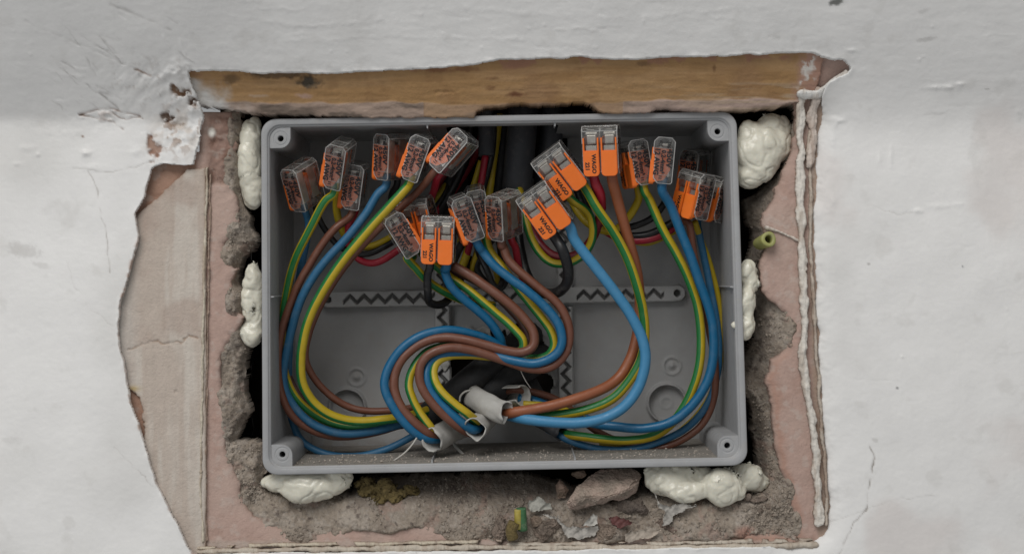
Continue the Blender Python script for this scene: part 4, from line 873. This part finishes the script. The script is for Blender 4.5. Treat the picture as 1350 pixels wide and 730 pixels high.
sheath([(667,544,44),(655,540,54),(640,533,70),(622,522,98)], 14.5, 11, 'white cable sheath at right lying forward with thick brown wire emerging', seed=9, jag=6)
sheath([(690,521,84),(680,521,96),(660,523,130),(640,526,170)], 14, 14, 'curled white sheath end behind the forward one', seed=12, jag=4, opening=4.9, a0=1.0)
sheath([(742,572,104),(728,564,122),(705,550,150)], 9, 12, 'dark grey sheath end at lower centre releasing the right bundle', m='gsheath', seed=14, jag=4)
def cable(P, r, m, label, name='cable', cat='cable', grp=None, n=24, r2=None):
    c = spline([at(*p) for p in P], 8); me = tube_mesh(name, c, r, n, r2=r2); o = link(name, me, M[m]); tag(o, label, cat, grp); return o
GK = 'sheathed cables entering the box'
cable([(690,120,150),(688,170,140),(684,215,140),(680,260,160),(672,300,195)], 21, 'gsheath', 'fat dark grey cable coming down through the top opening', grp=GK)
cable([(732,120,176),(728,170,170),(722,215,172),(716,262,190),(710,290,210)], 16, 'gsheath', 'slimmer grey cable right of the fat one at the top opening', grp=GK)
cable([(608,120,190),(606,180,186),(598,240,190),(590,300,205)], 20, 'bsheath', 'black cable at the left of the top opening behind the connectors', grp=GK)
cable([(640,140,130),(641,180,126),(641,206,122)], 11, 'gsheath', 'cut dark sleeve end at the top with a red wire hanging from it', grp=GK)
cable([(665,150,170),(662,200,165),(655,260,172),(650,300,195)], 12, 'bsheath', 'narrow black cable between the yellow wire and fat grey cable', grp=GK)
cable([(556,556,150),(590,528,128),(625,498,118),(665,468,150),(700,440,235)], 20, 'bsheath', 'fat black cable crossing under the S bend, upper of two', grp=GK)
cable([(590,560,165),(620,536,140),(655,510,125),(690,486,150),(715,470,235)], 20, 'bsheath', 'fat black cable crossing under the S bend, lower of two', grp=GK)
cable([(724,548,175),(706,524,165),(690,496,178),(680,470,240)], 15, 'bsheath', 'black cable bending down to the dark sheath end at lower centre', grp=GK)
# loose white strands
def strand(P, r, label, m='film'):
    c = spline([at(*p) for p in P], 6); o = link('loose_strand', tube_mesh('loose_strand', c, r, 8), M[m]); tag(o, label, 'strand', 'loose pale strands in the box')
strand([(551,574,38),(544,585,36),(533,597,34),(519,607,34)], 1.2, 'white strand sticking out down left from the left sheath')
strand([(606,529,90),(607,522,88),(613,516,86),(621,514,88)], 1.4, 'curled pale strand over the black cable beside the yellow wire')
strand([(685,485,60),(692,500,62),(700,512,70)], 0.6, 'hair thin strand hanging below the outer S bend')
strand([(612,600,90),(602,590,100),(596,580,120)], 2.2, 'grey stub standing on the box floor below the left sheath', 'sheath')
# torn film at the hole edge inside the box
def scrap(name, pts, label, m, seed, cat, thick=1.2):
    """a crumpled scrap built from a fan of points with real thickness"""
    bm = bmesh.new(); vs = [bm.verts.new(at(*p)) for p in pts]; c_ = bm.verts.new(sum((v.co for v in vs), Vector())/len(vs)+Vector((0, -2*SC, 0)))
    for i in range(len(vs)): bm.faces.new((vs[i], vs[(i+1) % len(vs)], c_))
    bmesh.ops.subdivide_edges(bm, edges=bm.edges, cuts=3, use_grid_fill=True)
    for v in bm.verts: v.co += mnoise.noise_vector(v.co*(0.25/SC)*.6+Vector((seed, 0, 0)))*2.0*SC
    bmesh.ops.recalc_face_normals(bm, faces=bm.faces)
    me = bpy.data.meshes.new(name); bm.to_mesh(me); bm.free(); o = link(name, me, M[m]); md = o.modifiers.new('s', 'SOLIDIFY'); md.thickness = thick*SC
    tag(o, label, cat, None); return o
scrap('plastic_burr', [(628,434,220),(636,429,214),(645,434,212),(650,444,214),(643,441,220)], 'pale torn burr at the top of the hole in the box back', 'sheath', 3, 'burr')
scrap('plastic_burr', [(668,430,215),(672,426,212),(674,440,212),(669,446,216)], 'small pale burr between the S bend wires', 'sheath', 4, 'burr')
scrap('plastic_burr', [(580,478,212),(590,470,206),(594,480,206),(586,490,212)], 'small pale burr beside the zigzag rail under the yellow wire', 'sheath', 6, 'burr')
# ================================================================== FOAM, RUBBLE, SMALL THINGS
def blob(name, sph, label, m, cat, vox=2.4, amp=1.4, nsc=.05, grp=None, flat=1.0, seed=0, sm_it=3, amp2=.6):
    bm = bmesh.new()
    for (x, y, d, r) in sph:
        rx, ry, rz = (r if isinstance(r, tuple) else (r, r, r))
        bmesh.ops.create_icosphere(bm, subdivisions=3, radius=1, matrix=Matrix.Translation(at(x, y, d)) @ Matrix.Diagonal((rx*SC, rz*SC, ry*SC, 1)))
    me = bpy.data.meshes.new(name); bm.to_mesh(me); bm.free()
    o = bpy.data.objects.new('t', me); COL.objects.link(o)
    md = o.modifiers.new('r', 'REMESH'); md.mode = 'VOXEL'; md.voxel_size = vox*SC
    s_ = o.modifiers.new('s', 'SMOOTH'); s_.iterations = sm_it; s_.factor = .6
    dg = bpy.context.evaluated_depsgraph_get(); me2 = bpy.data.meshes.new_from_object(o.evaluated_get(dg)); bpy.data.objects.remove(o)
    me2.name = name
    for v in me2.vertices:
        p = v.co/SC; q = Vector((p.x, p.y, p.z))
        k = (mnoise.noise(q*nsc+Vector((seed, 0, 0)))*amp*2.2+mnoise.noise(q*nsc*3+Vector((0, seed, 0)))*amp2*2)
        k -= max(0, .16-abs(mnoise.noise(q*.055+Vector((seed*7, 3, 0)))))*amp*5+max(0, .12-abs(mnoise.noise(q*.14+Vector((seed*3, 8, 0)))))*amp2*6
        v.co += v.normal*k*SC
    me2.update()
    o = link(name, me2, M[m]); tag(o, label, cat, grp); return o
GF = 'blobs of expanding foam holding the box in the hole'
FO = dict(grp=GF, vox=2.0, sm_it=8, nsc=.035, amp=2.0, amp2=.6)
blob('foam_blob', [(330,185,40,(17,28,18)),(328,215,38,(18,42,20)),(333,250,40,(15,28,16)),(336,165,40,(10,12,12))], 'smooth pale foam blob wedged left of the box near its top corner', 'foam', 'foam', seed=1, **FO)
blob('foam_blob', [(333,368,32,(13,24,16)),(329,400,32,(13,26,16)),(332,440,34,(15,20,14)),(338,395,34,(11,50,14)),(322,437,30,(8,8,8))], 'knobbly foam blob left of the box at mid height', 'foam', 'foam', seed=2, **{**FO, 'amp2': .8})
blob('foam_blob', [(1000,200,34,(34,42,24)),(1015,166,40,(20,17,18)),(985,178,32,(14,20,14)),(1022,190,40,(22,28,20)),(988,230,34,(20,18,16)),(1023,217,30,(4,4,4)),(1030,168,46,(14,16,14))], 'largest white foam blob at the top right corner of the box', 'foam', 'foam', seed=3, **{**FO, 'amp2': .6, 'sm_it': 6})
blob('foam_blob', [(986,358,22,(13,18,12)),(990,372,22,(12,18,12)),(986,398,16,(12,22,14)),(984,428,14,(12,20,12)),(969,428,5,(7,6,6)),(977,404,10,(8,11,8)),(978,424,9,(9,5,6))], 'narrow white foam strip pressed against the right side of the box', 'foam', 'foam', seed=4, **{**FO, 'amp2': .9, 'sm_it': 5})
blob('foam_blob', [(380,636,24,(36,15,18)),(408,640,18,(44,22,20)),(440,632,24,(26,20,18))], 'flattened foam blob under the lower left corner of the box', 'foam', 'foam', seed=5, **{**FO, 'amp': 2.4, 'amp2': .5})
blob('foam_blob', [(882,634,26,(34,22,20)),(905,646,14,(34,16,16)),(890,622,26,(44,12,14)),(952,640,14,(28,26,20)),(968,648,16,(18,13,12)),(982,628,32,(24,20,14)),(1000,636,40,(16,12,10)),(925,630,30,(30,16,14))], 'long lumpy cream foam blob under the lower right corner of the box', 'foam', 'foam', seed=6, **{**FO, 'amp': 2.2, 'amp2': .7, 'sm_it': 7})
blob('wool_tuft', [(486,646,37,(16,10,9)),(508,644,33,(16,13,10)),(520,654,29,(14,9,9)),(500,660,27,(10,7,7)),(540,648,39,(14,8,8)),(480,638,41,(16,8,8))], 'mustard yellow mineral wool tuft poking out below the box', 'wool', 'insulation', vox=2.0, amp=3, amp2=2.2, seed=7, nsc=.08)
# brick fragment and smaller stones
def stone(name, cx, cy, cd, rx, ry, rz, label, seed, c1=(0.33,0.235,0.185), c2=(0.22,0.17,0.13), pts=None, cat='stone', grp=None, sub=4, rgh=1.0):
    rr = random.Random(seed); bm = bmesh.new()
    P = pts if pts else [(cx+rx*math.cos(a)*math.sin(b)*rr.uniform(.85, 1.1), cy+ry*math.sin(a)*math.sin(b)*rr.uniform(.85, 1.1), cd+rz*math.cos(b)) for a, b in [(rr.uniform(0, 6.28), math.acos(rr.uniform(-1, 1))) for _ in range(16)]]
    vs = [bm.verts.new(at(*p)) for p in P]; bmesh.ops.convex_hull(bm, input=vs)
    for v in [v for v in bm.verts if not v.link_faces]: bm.verts.remove(v)
    bmesh.ops.triangulate(bm, faces=bm.faces)
    bmesh.ops.bevel(bm, geom=bm.edges[:], offset=1.6*SC, segments=2, affect='EDGES', clamp_overlap=True)
    bmesh.ops.triangulate(bm, faces=bm.faces)
    for _ in range(sub):
        le = [e for e in bm.edges if e.calc_length() > 3.0*SC]
        if le: bmesh.ops.subdivide_edges(bm, edges=le, cuts=1)
        bmesh.ops.triangulate(bm, faces=bm.faces)
    bm.normal_update()
    for v in bm.verts:
        q = v.co/SC; v.co += v.normal*(mnoise.noise(q*.07+Vector((seed, 0, 0)))*2.2+mnoise.noise(q*.3)*1.0+mnoise.noise(q*.8)*.6)*SC*rgh
    me = bpy.data.meshes.new(name); bm.to_mesh(me); bm.free()
    ca = me.color_attributes.new('Col', 'FLOAT_COLOR', 'POINT')
    for v in me.vertices:
        q = v.co/SC; t = min(1, max(0, .5+mnoise.noise(q*.06)+.5*mnoise.noise(q*.3))); c_ = [a*(1-t)+b*t for a, b in zip(c1, c2)]; ca.data[v.index].color = (*c_, 1)
    o = link(name, me, M['stone'], smooth=False); tag(o, label, cat, grp); return o
stone('brick_fragment', 0,0,0,0,0,0, 'broken pinkish brick fragment lying under the box, right of centre', 11, pts=[(754,652,4),(772,655,-4),(800,655,-6),(826,647,0),(843,634,10),(764,636,22),(790,619,44),(838,618,44),(845,626,30),(746,662,12),(749,673,18),(765,671,16),(798,660,18),(824,656,20),(838,648,20),(760,655,60),(840,640,60),(800,622,66)], cat='brick fragment', rgh=1.5, sub=5, c1=(0.47,0.36,0.30), c2=(0.34,0.28,0.23))
GS = 'small stones and mortar crumbs under the box'
stone('stone', 741,644,36,9,15,10, 'rounded stone tucked against the left of the brick fragment', 12, grp=GS)
stone('stone', 764,625,44,11,6,8, 'small stone on top left of the brick fragment', 13, grp=GS)
stone('stone', 706,686,10,9,10,7, 'rounded mortar lump right of the yellow and green clip', 14, grp=GS)
for k, (x, y, r_, lb) in enumerate([(985,655,6,'small grey stone at the right end of the lower right foam'),(996,660,8,'grey stone resting below the lower right foam end'),(1006,658,7,'stone near the mortar slope at lower right'),(1014,668,8,'reddish stone among rubble at lower right'),(1003,672,6,'tiny stone below the grey ones at lower right'),(1020,678,5,'lowest stone on the lower right slope'),(976,652,5,'tiny stone touching the long lumpy foam')]):
    stone('stone', x, y, 22, r_, r_*.75, r_*.8, lb, 20+k, grp=GS, c1=(0.30,0.24,0.2), c2=(0.2,0.16,0.13), sub=2)
stone('mortar_lump', 800,698,14,22,18,12, 'rough mortar lump below the brick fragment beside the torn film', 31, grp=GS, c1=(.28,.22,.175), c2=(.2,.155,.125), rgh=2.2)
stone('mortar_lump', 826,668,30,34,15,14, 'wide grey mortar lump right under the brick fragment', 32, grp=GS, c1=(.19,.155,.13), c2=(.14,.115,.1), rgh=2)
stone('mortar_lump', 722,700,16,24,20,12, 'rounded mortar lump right of the clip near bottom edge', 33, grp=GS, c1=(.28,.22,.18), c2=(.2,.16,.13), rgh=2.4)
stone('mortar_lump', 905,694,26,44,20,12, 'broad mortar lump below the long foam blob', 34, grp=GS, c1=(.30,.22,.18), c2=(.22,.17,.14), rgh=2.4)
stone('mortar_lump', 660,700,16,17,17,12, 'mortar lump left of the yellow and green clip', 35, grp=GS, c1=(.28,.22,.18), c2=(.2,.16,.13), rgh=2.4)
_r = np.random.RandomState(4); RX = np.concatenate([_r.uniform(320, 1050, 5200), _r.uniform(985, 1040, 1500), _r.uniform(300, 345, 900)]); RY = np.concatenate([_r.uniform(630, 714, 5200), _r.uniform(280, 700, 1500), _r.uniform(240, 700, 900)])
ok_ = (m_sd(RX, RY) < -2) & (p_in(RX, RY) < -1) & (fbm(RX, RY, 40, 3, 401) > -.25); RX, RY = RX[ok_], RY[ok_]; RD = m_d(RX, RY, m_sd(RX, RY)); _i = iter(range(len(RX)))
def rub(r):
    i = next(_i); k = 1.02; return Vector(((RX[i]-675)*k*SC, (RD[i]-.4)*SC, (365-RY[i])*k*SC))
crumbs('rubble_crumbs', len(RX), rub, .8, 3.6, mat('rubble', col=(0.36,0.305,0.25), rough=.95, noise=.4, nscale=500, bump=3, bscale=900), 'loose mortar crumbs scattered along the bottom of the hole', 'rubble')
# torn plastic film
def film(pts, dep, label, seed, m='film', c1=(0.40,0.375,0.34), nm='torn_film', cat='film'):
    xs_ = [p[0] for p in pts]; ys_ = [p[1] for p in pts]
    f_sd = lambda X, Y: sdp(X+fbm(X, Y, 9, 4, seed)*3.2, Y+fbm(X, Y, 9, 4, seed+1)*3.2, pts)
    f_d = lambda X, Y, s: dep+fbm(X, Y, 16, 4, seed+2)*3.5+np.abs(fbm(X+Y, Y, 11, 3, seed+3, 1, 3))*1.8-2.5*np.exp(s/1.5)
    def f_c(X, Y, s):
        c = full(X, c1); return mix(c, tuple(v*.5 for v in c1), sm(-.1, .8, fbm(X, Y, 9, 4, seed+4))*.7)
    return layer(nm, min(xs_)-8, max(xs_)+8, min(ys_)-8, max(ys_)+8, .9, f_sd, f_d, f_c, M['paint'], drop=3, kref=1.008, label=label, kind=None, cat=cat)
film([(694,664),(697,657),(715,655),(722,662),(726,672),(712,674),(700,674)], 16, 'torn translucent film left of the brick fragment', 301, c1=(0.36,0.35,0.31))
film([(734,679),(742,689),(752,693),(768,694),(786,690),(788,698),(776,706),(760,710),(748,706),(740,698)], 8, 'white torn film scrap below the brick fragment near the bottom edge', 311)
film([(714,674),(724,677),(736,683),(742,694),(737,692),(724,683)], 10, 'narrow twisted film strip joining the two film scraps', 321)
film([(774,683),(778,676),(786,678),(788,688),(780,692),(766,690)], 4, 'crumpled bright film tip under the brick fragment', 331, c1=(.48,.46,.42))
film([(824,700),(838,695),(856,694),(872,696),(858,704),(840,710),(824,710)], 7, 'pale film flap lying flat near the bottom edge', 341, c1=(.42,.36,.30))
film([(861,648),(866,658),(874,664),(890,664),(918,664),(900,671),(886,677),(880,690),(875,690),(875,674),(866,664)], 10, 'white film hanging from below the long foam blob', 351)
film([(800,682),(812,679),(826,682),(832,688),(816,692),(803,688)], 9, 'dull red paper shred below the brick fragment', 361, c1=(0.13,0.05,0.045), nm='paper_shred', cat='paper shred')
# yellow-green wall plug (right), and yellow/green stub at the bottom
def plug():
    a, b = at(1014, 315, -2), at(1001, 321, 34); c = [a+(b-a)*(i/8) for i in range(9)]
    T, U = frames(c); V = []; F = []; n = 24
    rows = [(0, 5.6), (0, 7.4), (0, 9.0), (0.02, 10.0), (0.08, 10.3), (.25, 9.8), (.6, 9.2), (1.0, 8.6)]
    t0 = T[0]; u0 = U[0]; v0 = t0.cross(u0)
    for (t, r) in [(.5, 5.0), (.12, 5.2)]+rows:
        p = a+(b-a)*t
        for k in range(n):
            an = 2*math.pi*k/n; rr = r*(1.0+.04*math.sin(3*an)); V.append(p+(u0*math.cos(an)+v0*math.sin(an)*1.0)*rr*SC)
    for i in range(9):
        for k in range(n): F.append((i*n+k, i*n+(k+1) % n, (i+1)*n+(k+1) % n, (i+1)*n+k))
    o = link('wall_plug', pmesh('wall_plug', V, F), M['yplug']); tag(o, 'yellow green tubular plastic plug sticking out of the plaster right of the box', 'wall plug')
plug()
e = empty('wire_clip', at(683, 696, 10), 'short yellow and green offcut standing in the rubble at the bottom', 'wire offcut')
for nm, P, r_, m in (('sleeve', [(687,669,4),(688,684,5),(689,698,8)], 6.5, 'offcut'), ('sleeve', [(683,671,1),(683,684,2),(683,696,5)], 5, 'offcut2'), ('tip', [(678,688,-3),(674,698,-2),(676,709,2)], 7.5, 'wool')):
    c = spline([at(*p)-e.location for p in P], 6); me = tube_mesh(nm, c, r_, 16); o = link(nm, me, M[m], e)
